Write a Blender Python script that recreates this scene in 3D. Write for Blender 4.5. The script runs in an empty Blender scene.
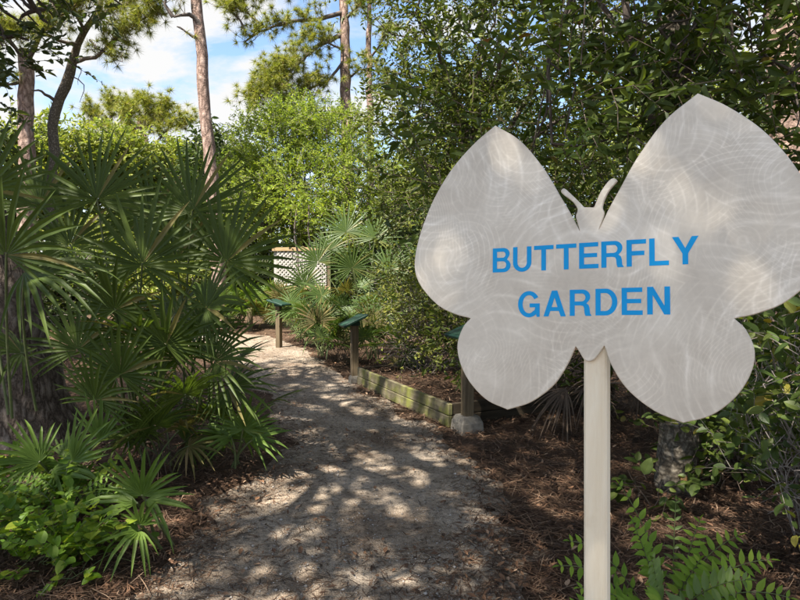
import bpy, math
import numpy as np
from mathutils import Vector
from mathutils.geometry import tessellate_polygon, delaunay_2d_cdt

scene = bpy.context.scene
COL = scene.collection
R_ = math.radians

# ------------------------------------------------------------------ camera, sky, sun, exposure
EYE = 1.55
PITCH = R_(3.3)
cam_d = bpy.data.cameras.new('camera')
cam_d.lens = 27.0
cam_d.sensor_width = 36.0
cam_d.clip_start = 0.05
cam_d.clip_end = 2000
cam = bpy.data.objects.new('camera', cam_d)
COL.objects.link(cam)
cam.location = (0, 0, EYE)
cam.rotation_euler = (R_(90) - PITCH, 0, 0)
scene.camera = cam

SUN_EL = R_(57)
SUN_AZ = R_(-138)           # compass angle from +Y towards +X
SKY = 0.085
world = bpy.data.worlds.new('World')
scene.world = world
world.use_nodes = True
nt = world.node_tree
nt.nodes.clear()
wo = nt.nodes.new('ShaderNodeOutputWorld')
bg = nt.nodes.new('ShaderNodeBackground')
sky = nt.nodes.new('ShaderNodeTexSky')
sky.sky_type = 'NISHITA'
sky.sun_disc = False
sky.sun_elevation = SUN_EL
sky.sun_rotation = SUN_AZ
sky.air_density = 1.0
sky.dust_density = 0.8
sky.ozone_density = 2.6
tc = nt.nodes.new('ShaderNodeTexCoord')
mp = nt.nodes.new('ShaderNodeMapping')
mp.inputs['Scale'].default_value = (1.0, 1.0, 2.2)
mp.inputs['Location'].default_value = (0.35, 0.1, 0.2)
nz = nt.nodes.new('ShaderNodeTexNoise')
nz.inputs['Scale'].default_value = 4.6
nz.inputs['Detail'].default_value = 9
nz.inputs['Roughness'].default_value = 0.58
nz.inputs['Distortion'].default_value = 0.3
cr = nt.nodes.new('ShaderNodeValToRGB')
cr.color_ramp.elements[0].position = 0.45
cr.color_ramp.elements[0].color = (0, 0, 0, 1)
cr.color_ramp.elements[1].position = 0.585
cr.color_ramp.elements[1].color = (1, 1, 1, 1)
cm = nt.nodes.new('ShaderNodeMixRGB')
cm.inputs['Color2'].default_value = (3.2, 3.2, 3.2, 1)
nt.links.new(tc.outputs['Generated'], mp.inputs['Vector'])
nt.links.new(mp.outputs['Vector'], nz.inputs['Vector'])
nt.links.new(nz.outputs['Fac'], cr.inputs['Fac'])
nt.links.new(cr.outputs['Color'], cm.inputs['Fac'])
nt.links.new(sky.outputs['Color'], cm.inputs['Color1'])
nt.links.new(cm.outputs['Color'], bg.inputs['Color'])
bg.inputs['Strength'].default_value = SKY
nt.links.new(bg.outputs['Background'], wo.inputs['Surface'])

sun_d = bpy.data.lights.new('sun', 'SUN')
sun_d.energy = 5.0
sun_d.angle = R_(0.5)
sun_d.color = (1.0, 0.94, 0.84)
sun = bpy.data.objects.new('sun', sun_d)
COL.objects.link(sun)
SUN_DIR = Vector((math.sin(SUN_AZ) * math.cos(SUN_EL), math.cos(SUN_AZ) * math.cos(SUN_EL), math.sin(SUN_EL)))
sun.rotation_euler = SUN_DIR.to_track_quat('Z', 'Y').to_euler()

scene.view_settings.view_transform = 'Standard'
scene.view_settings.look = 'None'
scene.view_settings.exposure = 1.85
scene.view_settings.gamma = 1.0
scene.view_settings.use_curve_mapping = False
scene.render.engine = 'CYCLES'
scene.cycles.max_bounces = 6
scene.cycles.diffuse_bounces = 4
scene.cycles.glossy_bounces = 3
scene.cycles.transmission_bounces = 4
scene.cycles.use_denoising = True

# ------------------------------------------------------------------ helpers
A = lambda *v: np.array(v, dtype=float)
UPV = A(0, 0, 1)


def at(px, py, d):
    """world point seen at photo pixel (px, py) at depth d metres"""
    x, y = (px - 400) / 600.0 * d, -(py - 300) / 600.0 * d
    return A(x, d * math.cos(PITCH) + y * math.sin(PITCH), EYE - d * math.sin(PITCH) + y * math.cos(PITCH))


def norm(v):
    v = np.asarray(v, float)
    return v / np.maximum(np.linalg.norm(v, axis=-1, keepdims=True), 1e-9)


def runit(rng, n):
    return norm(rng.normal(size=(n, 3)))


_vr = np.random.default_rng(5)
_VN = _vr.random((256, 256))


def vnoise(x, y):
    x = np.asarray(x, float); y = np.asarray(y, float)
    xi, yi = np.floor(x).astype(int), np.floor(y).astype(int)
    fx, fy = x - xi, y - yi
    fx = fx * fx * (3 - 2 * fx); fy = fy * fy * (3 - 2 * fy)
    g = lambda a, b: _VN[a % 256, b % 256]
    return (g(xi, yi) * (1 - fx) + g(xi + 1, yi) * fx) * (1 - fy) + (g(xi, yi + 1) * (1 - fx) + g(xi + 1, yi + 1) * fx) * fy


class Geo:
    def __init__(self):
        self.v, self.f, self.n = [], [], 0

    def add(self, verts, faces, mat=0):
        verts = np.asarray(verts, float).reshape(-1, 3)
        faces = np.asarray(faces, int)
        self.v.append(verts)
        self.f.append((faces + self.n, mat))
        self.n += len(verts)

    def build(self, name, mats, parent=None, smooth=False, loc=None):
        V = np.concatenate(self.v)
        if loc is not None:
            V = V - np.asarray(loc)
        me = bpy.data.meshes.new(name)
        me.vertices.add(len(V))
        me.vertices.foreach_set('co', V.astype(np.float32).ravel())
        nl = sum(f.size for f, _ in self.f)
        npoly = sum(len(f) for f, _ in self.f)
        me.loops.add(nl)
        me.polygons.add(npoly)
        me.loops.foreach_set('vertex_index', np.concatenate([f.ravel() for f, _ in self.f]).astype(np.int32))
        tot = np.concatenate([np.full(len(f), f.shape[1]) for f, _ in self.f])
        me.polygons.foreach_set('loop_start', np.concatenate([[0], np.cumsum(tot)[:-1]]).astype(np.int32))
        me.polygons.foreach_set('material_index', np.concatenate([np.full(len(f), m) for f, m in self.f]).astype(np.int32))
        me.polygons.foreach_set('use_smooth', np.full(npoly, smooth))
        for m in (mats if isinstance(mats, (list, tuple)) else [mats]):
            me.materials.append(m)
        me.update(calc_edges=True)
        me.validate()
        o = bpy.data.objects.new(name, me)
        COL.objects.link(o)
        if parent is not None:
            o.parent = parent
        return o


def tag(o, label, cat, group=None, kind=None):
    o['label'] = label
    o['category'] = cat
    if group:
        o['group'] = group
    if kind:
        o['kind'] = kind
    return o


def thing(name, label, cat, loc, group=None):
    o = bpy.data.objects.new(name, None)
    COL.objects.link(o)
    o.location = tuple(loc)
    o.empty_display_size = 0.1
    return tag(o, label, cat, group)


def tube(g, pts, radii, seg=8, mat=0, cap=True, rough=0.0, rng=None):
    pts = np.asarray(pts, float); k = len(pts)
    radii = np.broadcast_to(np.asarray(radii, float), (k,))
    T = norm(np.gradient(pts, axis=0))
    ref = A(1, 0, 0) if abs(T[0][0]) < 0.8 else A(0, 1, 0)
    a = np.linspace(0, 2 * math.pi, seg, endpoint=False)
    rings = []
    for i in range(k):
        s = norm(ref - T[i] * np.dot(ref, T[i])); b = np.cross(T[i], s); ref = s
        r = np.full(seg, radii[i])
        if rough and rng is not None:
            r = r * (1 + rng.normal(size=seg) * rough)
        rings.append(pts[i] + (np.cos(a) * r)[:, None] * s + (np.sin(a) * r)[:, None] * b)
    V = np.concatenate(rings)
    i, j = np.meshgrid(np.arange(k - 1), np.arange(seg), indexing='ij')
    j2 = (j + 1) % seg
    g.add(V, np.stack([i * seg + j, i * seg + j2, (i + 1) * seg + j2, (i + 1) * seg + j], -1).reshape(-1, 4), mat)
    if cap:
        for rr in (rings[0], rings[-1]):
            c = rr.mean(0)
            g.add(np.vstack([rr, c]), np.array([[q, (q + 1) % seg, seg] for q in range(seg)]), mat)


def prisms(g, P0, P1, r0, r1, mat=0):
    """many thin three-sided twigs at once"""
    n = len(P0)
    if n == 0:
        return
    T = norm(P1 - P0)
    ref = np.where(np.abs(T[:, 2:3]) > 0.9, A(1, 0, 0), UPV)
    S = norm(np.cross(T, ref)); B = np.cross(T, S)
    V = np.empty((n, 6, 3))
    for q in range(3):
        c, s = math.cos(q * 2.0944), math.sin(q * 2.0944)
        V[:, q] = P0 + np.reshape(r0, (-1, 1)) * (c * S + s * B)
        V[:, 3 + q] = P1 + np.reshape(r1, (-1, 1)) * (c * S + s * B)
    base = np.arange(n)[:, None] * 6
    F = np.concatenate([base + np.array([[q, (q + 1) % 3, 3 + (q + 1) % 3, 3 + q]]) for q in range(3)])
    g.add(V, F, mat)


def leaves(g, P, D, L, W, rng, mat=0, fold=0.22, droop=0.12, flat=0.6, blunt=0.75, upv=UPV):
    """lance-shaped leaves folded along the midrib"""
    n = len(P)
    D = norm(D)
    up = norm(upv * flat + runit(rng, n) * (1 - flat) * 1.2)
    S = norm(np.cross(D, up)); N = np.cross(S, D)
    L = np.broadcast_to(L, (n,))[:, None]; W = np.broadcast_to(W, (n,))[:, None]
    V = np.empty((n, 6, 3))
    V[:, 0] = P
    V[:, 1] = P + D * L * .32 + S * W * .5 + N * W * fold
    V[:, 2] = P + D * L * .70 + S * W * .5 * blunt + N * (W * fold * .8 - L * droop * .4)
    V[:, 3] = P + D * L - N * L * droop
    V[:, 4] = P + D * L * .70 - S * W * .5 * blunt + N * (W * fold * .8 - L * droop * .4)
    V[:, 5] = P + D * L * .32 - S * W * .5 + N * W * fold
    b = np.arange(n)[:, None] * 6
    g.add(V, np.concatenate([b + np.array([[0, 1, 2, 3]]), b + np.array([[0, 3, 4, 5]])]), mat)


def round_leaves(g, P, D, L, W, rng, mat=0, fold=.12, droop=.1, flat=.7, upv=UPV, heart=0.0, pointed=False):
    """oval leaves with a smooth outline, folded at the midrib"""
    n = len(P)
    D = norm(D)
    up = norm(upv * flat + runit(rng, n) * (1 - flat) * 1.2)
    S = norm(np.cross(D, up)); N = np.cross(S, D)
    L = np.broadcast_to(L, (n,))[:, None]; W = np.broadcast_to(W, (n,))[:, None]
    ts = [0, .12, .3, .5, .7, .87, 1.0]
    hw = [.06, .34 + heart * .16, .49, .5, .40, .22, .0] if not pointed else [.06, .32, .48, .47, .32, .13, .0]
    off = [0, -heart * .12, 0, 0, 0, 0, 0]
    K = len(ts)
    V = np.empty((n, K * 3, 3))
    for k in range(K):
        c = P + D * L * ts[k] - N * L * droop * ts[k] ** 2
        for q, sg in enumerate((-1, 0, 1)):
            V[:, k * 3 + q] = c + S * W * hw[k] * sg + N * W * fold * hw[k] * 2 * abs(sg) + D * L * off[k] * abs(sg)
    b = np.arange(n)[:, None] * K * 3
    F = []
    for k in range(K - 1):
        for q in (0, 1):
            F.append(b + np.array([[k * 3 + q, k * 3 + q + 1, k * 3 + 4 + q, k * 3 + 3 + q]]))
    g.add(V, np.concatenate(F), mat)


def twig_sprays(g, P, D, lens, nleaf, L, W, rng, mat=0, tmat=1, r=0.003, spread=0.9, flat=0.6, blunt=0.75, droop=0.12, bare=0.15, oval=None):
    """twigs with leaves set alternately along them"""
    n = len(P)
    D = norm(D); lens = np.asarray(lens)
    bend = runit(rng, n) * 0.25
    mid = P + D * (lens * .55)[:, None]
    D2 = norm(D + bend + A(0, 0, -.08))
    end = mid + D2 * (lens * .5)[:, None]
    prisms(g, P, mid, np.full(n, r), np.full(n, r * .75), tmat)
    prisms(g, mid, end, np.full(n, r * .75), np.full(n, r * .4), tmat)
    t = bare + (1 - bare) * (np.arange(nleaf)[None, :] + rng.random((n, nleaf)) * .6) / nleaf
    Q = np.where((t < .55)[..., None], P[:, None] + D[:, None] * (lens[:, None] * t)[..., None],
                 mid[:, None] + D2[:, None] * (lens[:, None] * (t - .55) * 1.1)[..., None])
    side = norm(np.cross(D, norm(UPV + runit(rng, n) * .6)))
    sg = np.where(np.arange(nleaf) % 2 == 0, 1.0, -1.0)[None, :, None]
    LD = norm(D2[:, None] * 0.55 + side[:, None] * sg * spread + rng.normal(size=(n, nleaf, 3)) * .38)
    m = n * nleaf
    ls = L * (0.6 + .7 * rng.random(m))
    if oval is not None:
        round_leaves(g, Q.reshape(-1, 3), LD.reshape(-1, 3), ls, ls / L * W, rng, mat, flat=flat, droop=droop, heart=oval)
        return
    leaves(g, Q.reshape(-1, 3), LD.reshape(-1, 3), ls, ls / L * W, rng, mat, flat=flat, blunt=blunt, droop=droop)


def tufts(g, P, D, n, L, w, rng, mat=0, fwd=0.55):
    """pine needle tufts"""
    m = len(P)
    dirs = norm(norm(D)[:, None] * fwd + norm(rng.normal(size=(m, n, 3))))
    S = norm(np.cross(dirs, rng.normal(size=(m, n, 3)))) * (w / 2)
    ln = L * (0.65 + .5 * rng.random((m, n, 1)))
    V = np.empty((m, n, 3, 3))
    V[:, :, 0] = P[:, None] + S
    V[:, :, 1] = P[:, None] - S
    V[:, :, 2] = P[:, None] + dirs * ln + A(0, 0, -.12) * ln
    g.add(V, (np.arange(m * n)[:, None] * 3 + np.array([[0, 1, 2]])), mat)


def wander(p0, p1, k, amp, rng, sag=0.0):
    t = np.linspace(0, 1, k)[:, None]
    off = np.cumsum(rng.normal(size=(k, 3)), 0)
    off = off - off[0] - (off[-1] - off[0]) * t
    ln = np.linalg.norm(np.asarray(p1) - p0)
    return np.asarray(p0) * (1 - t) + np.asarray(p1) * t + off * amp * ln / math.sqrt(k) + UPV * (sag * ln * 4 * t * (1 - t))


def box_geo(g, c, ax, half, mat=0, bev=0.004):
    """box with chamfered edges; ax = three unit axes, half = half sizes"""
    ax = [np.asarray(a, float) for a in ax]
    bev = min(bev, min(half) * .45)
    pts = []
    idx = {}
    for sx in (-1, 1):
        for sy in (-1, 1):
            for sz in (-1, 1):
                for k in range(3):
                    h = [half[q] - (0 if q == k else bev) for q in range(3)]
                    idx[(sx, sy, sz, k)] = len(pts)
                    pts.append(np.asarray(c) + ax[0] * sx * h[0] + ax[1] * sy * h[1] + ax[2] * sz * h[2])
    quads, tris = [], []
    I = lambda s, k: idx[(s[0], s[1], s[2], k)]
    for k in range(3):
        a, b = [q for q in range(3) if q != k]
        for s in (-1, 1):
            def mk(sa, sb):
                v = [0, 0, 0]; v[k] = s; v[a] = sa; v[b] = sb
                return I(v, k)
            quads.append([mk(-1, -1), mk(1, -1), mk(1, 1), mk(-1, 1)])
    for k in range(3):
        a, b = [q for q in range(3) if q != k]
        for sa in (-1, 1):
            for sb in (-1, 1):
                def mk(s, kk):
                    v = [0, 0, 0]; v[k] = s; v[a] = sa; v[b] = sb
                    return I(v, kk)
                quads.append([mk(-1, a), mk(1, a), mk(1, b), mk(-1, b)])
    for sx in (-1, 1):
        for sy in (-1, 1):
            for sz in (-1, 1):
                tris.append([idx[(sx, sy, sz, k)] for k in range(3)])
    g.add(pts, quads, mat)
    g.f.append((np.asarray(tris) + g.n - len(pts), mat))


# ------------------------------------------------------------------ materials
def new_mat(name):
    m = bpy.data.materials.new(name)
    m.use_nodes = True
    t = m.node_tree
    return m, t, t.nodes['Principled BSDF'], t.nodes['Material Output']


def node(t, kind, **kw):
    n = t.nodes.new('ShaderNode' + kind)
    for k, v in kw.items():
        if k in n.inputs:
            n.inputs[k].default_value = v
        else:
            setattr(n, k, v)
    return n


def ramp(t, stops, src=None, interp='LINEAR'):
    r = t.nodes.new('ShaderNodeValToRGB')
    e = r.color_ramp.elements
    r.color_ramp.interpolation = interp
    while len(e) < len(stops):
        e.new(0.5)
    for q, (p, c) in enumerate(stops):
        e[q].position = p
        e[q].color = (c[0], c[1], c[2], 1) if len(c) == 3 else c
    if src is not None:
        t.links.new(src, r.inputs['Fac'])
    return r


def leaf_mat(name, stops, rough=0.42, trans=0.32, tint=(1.25, 1.35, 0.5), spec=0.4):
    m, t, p, out = new_mat(name)
    geo = t.nodes.new('ShaderNodeNewGeometry')
    r = ramp(t, stops, geo.outputs['Random Per Island'])
    t.links.new(r.outputs['Color'], p.inputs['Base Color'])
    p.inputs['Roughness'].default_value = rough
    p.inputs['Specular IOR Level'].default_value = spec
    tr = t.nodes.new('ShaderNodeBsdfTranslucent')
    mul = t.nodes.new('ShaderNodeMixRGB'); mul.blend_type = 'MULTIPLY'
    mul.inputs['Fac'].default_value = 1
    mul.inputs['Color2'].default_value = (*tint, 1)
    t.links.new(r.outputs['Color'], mul.inputs['Color1'])
    t.links.new(mul.outputs['Color'], tr.inputs['Color'])
    mx = t.nodes.new('ShaderNodeMixShader')
    mx.inputs['Fac'].default_value = trans
    t.links.new(p.outputs['BSDF'], mx.inputs[1])
    t.links.new(tr.outputs['BSDF'], mx.inputs[2])
    t.links.new(mx.outputs['Shader'], out.inputs['Surface'])
    return m


def bark_mat(name, dark, mid, light, scale=14, stretch=0.28, bump=0.6, dist=0.02, rings=False):
    m, t, p, out = new_mat(name)
    tcn = t.nodes.new('ShaderNodeTexCoord')
    mpn = t.nodes.new('ShaderNodeMapping')
    mpn.inputs['Scale'].default_value = (1, 1, stretch)
    t.links.new(tcn.outputs['Object'], mpn.inputs['Vector'])
    n0 = node(t, 'TexNoise', Scale=scale * .6, Detail=4.0)
    t.links.new(mpn.outputs['Vector'], n0.inputs['Vector'])
    mixv = t.nodes.new('ShaderNodeMixRGB'); mixv.inputs['Fac'].default_value = 0.12
    t.links.new(mpn.outputs['Vector'], mixv.inputs['Color1'])
    t.links.new(n0.outputs['Color'], mixv.inputs['Color2'])
    vo = node(t, 'TexVoronoi', Scale=scale)
    vo.feature = 'DISTANCE_TO_EDGE'
    t.links.new(mixv.outputs['Color'], vo.inputs['Vector'])
    n1 = node(t, 'TexNoise', Scale=scale * 3, Detail=8.0, Roughness=0.65)
    t.links.new(tcn.outputs['Object'], n1.inputs['Vector'])
    add = node(t, 'Math', operation='MULTIPLY_ADD')
    add.inputs[1].default_value = 1.6
    t.links.new(vo.outputs['Distance'], add.inputs[0])
    sub = node(t, 'Math', operation='MULTIPLY_ADD')
    sub.inputs[1].default_value = 0.9; sub.inputs[2].default_value = -0.22
    t.links.new(n1.outputs['Fac'], sub.inputs[0])
    t.links.new(sub.outputs[0], add.inputs[2])
    r = ramp(t, [(0.05, dark), (0.42, mid), (0.85, light)], add.outputs[0])
    t.links.new(r.outputs['Color'], p.inputs['Base Color'])
    p.inputs['Roughness'].default_value = 0.92
    p.inputs['Specular IOR Level'].default_value = 0.15
    b = t.nodes.new('ShaderNodeBump')
    b.inputs['Strength'].default_value = bump
    b.inputs['Distance'].default_value = dist
    src = add.outputs[0]
    if rings:
        w = node(t, 'TexWave', Scale=9.0, Distortion=3.0, Detail=2.0)
        w.bands_direction = 'Z'
        t.links.new(tcn.outputs['Object'], w.inputs['Vector'])
        ad2 = node(t, 'Math', operation='MULTIPLY_ADD'); ad2.inputs[1].default_value = 0.5
        t.links.new(w.outputs['Fac'], ad2.inputs[0]); t.links.new(src, ad2.inputs[2])
        src = ad2.outputs[0]
    t.links.new(src, b.inputs['Height'])
    t.links.new(b.outputs['Normal'], p.inputs['Normal'])
    return m


def wood_mat(name, c0, c1, moss=None, moss_lo=0.45, moss_hi=0.62, axis='X', grain=30):
    m, t, p, out = new_mat(name)
    tcn = t.nodes.new('ShaderNodeTexCoord')
    mpn = t.nodes.new('ShaderNodeMapping')
    s = {'X': (.06, 1, 1), 'Y': (1, .06, 1), 'Z': (1, 1, .06)}[axis]
    mpn.inputs['Scale'].default_value = s
    t.links.new(tcn.outputs['Object'], mpn.inputs['Vector'])
    n = node(t, 'TexNoise', Scale=float(grain), Detail=8.0, Roughness=0.7, Distortion=0.5)
    t.links.new(mpn.outputs['Vector'], n.inputs['Vector'])
    r = ramp(t, [(0.3, c0), (0.7, c1)], n.outputs['Fac'])
    col = r.outputs['Color']
    if moss:
        n2 = node(t, 'TexNoise', Scale=5.0, Detail=5.0, Roughness=0.65)
        t.links.new(tcn.outputs['Object'], n2.inputs['Vector'])
        k = ramp(t, [(moss_lo, (0, 0, 0)), (moss_hi, (1, 1, 1))], n2.outputs['Fac'])
        mx = t.nodes.new('ShaderNodeMixRGB')
        mx.inputs['Color2'].default_value = (*moss, 1)
        t.links.new(k.outputs['Color'], mx.inputs['Fac'])
        t.links.new(col, mx.inputs['Color1'])
        col = mx.outputs['Color']
    t.links.new(col, p.inputs['Base Color'])
    p.inputs['Roughness'].default_value = 0.85
    p.inputs['Specular IOR Level'].default_value = 0.2
    b = t.nodes.new('ShaderNodeBump'); b.inputs['Strength'].default_value = 0.5; b.inputs['Distance'].default_value = 0.004
    t.links.new(n.outputs['Fac'], b.inputs['Height']); t.links.new(b.outputs['Normal'], p.inputs['Normal'])
    return m


def plain_mat(name, c0, c1, scale=12.0, rough=0.7, bump=0.2, dist=0.004, metallic=0.0, spec=0.4):
    m, t, p, out = new_mat(name)
    tcn = t.nodes.new('ShaderNodeTexCoord')
    n = node(t, 'TexNoise', Scale=scale, Detail=8.0, Roughness=0.65)
    t.links.new(tcn.outputs['Object'], n.inputs['Vector'])
    r = ramp(t, [(0.3, c0), (0.7, c1)], n.outputs['Fac'])
    t.links.new(r.outputs['Color'], p.inputs['Base Color'])
    p.inputs['Roughness'].default_value = rough
    p.inputs['Metallic'].default_value = metallic
    p.inputs['Specular IOR Level'].default_value = spec
    if bump:
        b = t.nodes.new('ShaderNodeBump'); b.inputs['Strength'].default_value = bump; b.inputs['Distance'].default_value = dist
        t.links.new(n.outputs['Fac'], b.inputs['Height']); t.links.new(b.outputs['Normal'], p.inputs['Normal'])
    return m


def island_mat(name, stops, rough=0.85):
    m, t, p, out = new_mat(name)
    geo = t.nodes.new('ShaderNodeNewGeometry')
    r = ramp(t, stops, geo.outputs['Random Per Island'])
    t.links.new(r.outputs['Color'], p.inputs['Base Color'])
    p.inputs['Roughness'].default_value = rough
    p.inputs['Specular IOR Level'].default_value = 0.25
    return m


M_PALM = leaf_mat('palmetto_leaf', [(0, (.050, .075, .014)), (.5, (.072, .105, .018)), (.9, (.10, .135, .026)), (1, (.17, .14, .05))], rough=.5, trans=.33, spec=.22)
M_PALM_YOUNG = leaf_mat('young_palmetto_leaf', [(0, (.075, .125, .02)), (.6, (.11, .17, .028)), (1, (.16, .20, .04))], rough=.5, trans=.33, spec=.25)
M_PALM_SUN = leaf_mat('pale_palmetto_leaf', [(0, (.05, .085, .02)), (.6, (.075, .115, .026)), (1, (.15, .15, .045))], rough=.5, trans=.3, spec=.3)
M_PALM_DEAD = leaf_mat('dead_palmetto_leaf', [(0, (.06, .042, .03)), (.6, (.105, .076, .055)), (1, (.19, .145, .105))], rough=.8, trans=.12, tint=(1, .9, .7), spec=.15)
M_STALK = plain_mat('palm_stalk', (.06, .09, .03), (.13, .14, .05), 20, .6, .1)
M_STALK_DEAD = plain_mat('dead_palm_stalk', (.07, .045, .03), (.18, .13, .09), 25, .9, .4)
M_BROAD = leaf_mat('broad_green_leaf', [(0, (.042, .066, .014)), (.5, (.070, .102, .019)), (.9, (.12, .15, .028)), (.98, (.09, .13, .03)), (1, (.20, .10, .03))], rough=.5, trans=.35, spec=.28)
M_OAK = leaf_mat('oak_leaf', [(0, (.04, .058, .016)), (.6, (.06, .082, .02)), (1, (.10, .115, .03))], rough=.5, trans=.35)
M_MID = leaf_mat('laurel_leaf', [(0, (.050, .070, .015)), (.5, (.082, .108, .02)), (.95, (.15, .17, .032)), (1, (.12, .12, .05))], rough=.5, trans=.35, spec=.28)
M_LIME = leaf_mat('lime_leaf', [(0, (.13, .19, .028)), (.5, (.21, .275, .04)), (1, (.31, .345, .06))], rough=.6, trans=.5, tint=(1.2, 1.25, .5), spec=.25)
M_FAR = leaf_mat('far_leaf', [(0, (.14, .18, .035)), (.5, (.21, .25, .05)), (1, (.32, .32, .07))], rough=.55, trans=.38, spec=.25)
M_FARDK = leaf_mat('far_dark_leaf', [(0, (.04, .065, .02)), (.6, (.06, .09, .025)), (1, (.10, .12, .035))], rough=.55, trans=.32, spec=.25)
M_NEEDLE = leaf_mat('pine_needle', [(0, (.12, .15, .03)), (.5, (.22, .24, .038)), (.88, (.33, .32, .055)), (1, (.34, .22, .07))], rough=.5, trans=.3, spec=.3)
M_SHRUB = leaf_mat('shrub_leaf', [(0, (.05, .08, .02)), (.55, (.085, .125, .026)), (.85, (.14, .17, .035)), (.95, (.22, .20, .04)), (1, (.32, .24, .03))], rough=.42, trans=.35, spec=.4)
M_SPARSE = leaf_mat('sparse_shrub_leaf', [(0, (.10, .12, .025)), (.6, (.17, .19, .035)), (1, (.28, .27, .06))], rough=.5, trans=.35, spec=.3)
M_FERN = leaf_mat('pinnate_leaf', [(0, (.12, .21, .02)), (.6, (.18, .275, .028)), (1, (.27, .34, .04))], rough=.5, trans=.38, spec=.22)
M_FERN_YOUNG = leaf_mat('young_pinnate_leaf', [(0, (.10, .16, .03)), (1, (.16, .22, .05))], rough=.4, trans=.35, spec=.4)
M_COVER = leaf_mat('round_leaf', [(0, (.08, .155, .015)), (.6, (.135, .215, .02)), (1, (.24, .28, .03))], rough=.5, trans=.38, spec=.22)
M_TWIG = plain_mat('twig_bark', (.07, .05, .035), (.16, .12, .09), 30, .9, 0)
M_TWIG_GREY = plain_mat('grey_twig', (.16, .13, .11), (.30, .26, .23), 30, .9, 0)
M_OAKBARK = bark_mat('rough_grey_bark', (.028, .020, .015), (.145, .110, .086), (.29, .235, .19), scale=17, stretch=.30, bump=1.0, dist=.03)
M_PINEBARK = bark_mat('pine_bark', (.06, .04, .03), (.22, .15, .12), (.38, .28, .23), scale=9, stretch=.45, bump=.9, dist=.03)
M_GREYBARK = bark_mat('grey_bark', (.03, .024, .018), (.09, .075, .056), (.19, .165, .13), scale=22, stretch=.8, bump=.6, dist=.01, rings=True)
M_LIMB = plain_mat('limb_bark', (.05, .04, .032), (.15, .12, .10), 14, .95, .5, .01)

M_POST = wood_mat('weathered_post_wood', (.06, .044, .026), (.17, .13, .08), axis='Z')
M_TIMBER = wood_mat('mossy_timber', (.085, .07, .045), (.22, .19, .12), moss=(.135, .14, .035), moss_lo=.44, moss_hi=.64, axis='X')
M_TIMBER_SHADED = wood_mat('shaded_timber', (.02, .015, .01), (.055, .042, .026), axis='X')  # shade on the planter's other sides put into a darker wood colour
M_PLAQUE = plain_mat('green_plaque_paint', (.006, .026, .017), (.011, .040, .026), 6, .5, .05, spec=.25)
M_CONC = plain_mat('pale_concrete', (.09, .08, .065), (.21, .19, .16), 11, .92, .9, .015)
M_LATT = wood_mat('pale_lattice_wood', (.27, .25, .22), (.42, .39, .36), axis='X')
M_RAIL = wood_mat('tan_rail_wood', (.25, .17, .09), (.37, .26, .145), axis='X')

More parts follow.
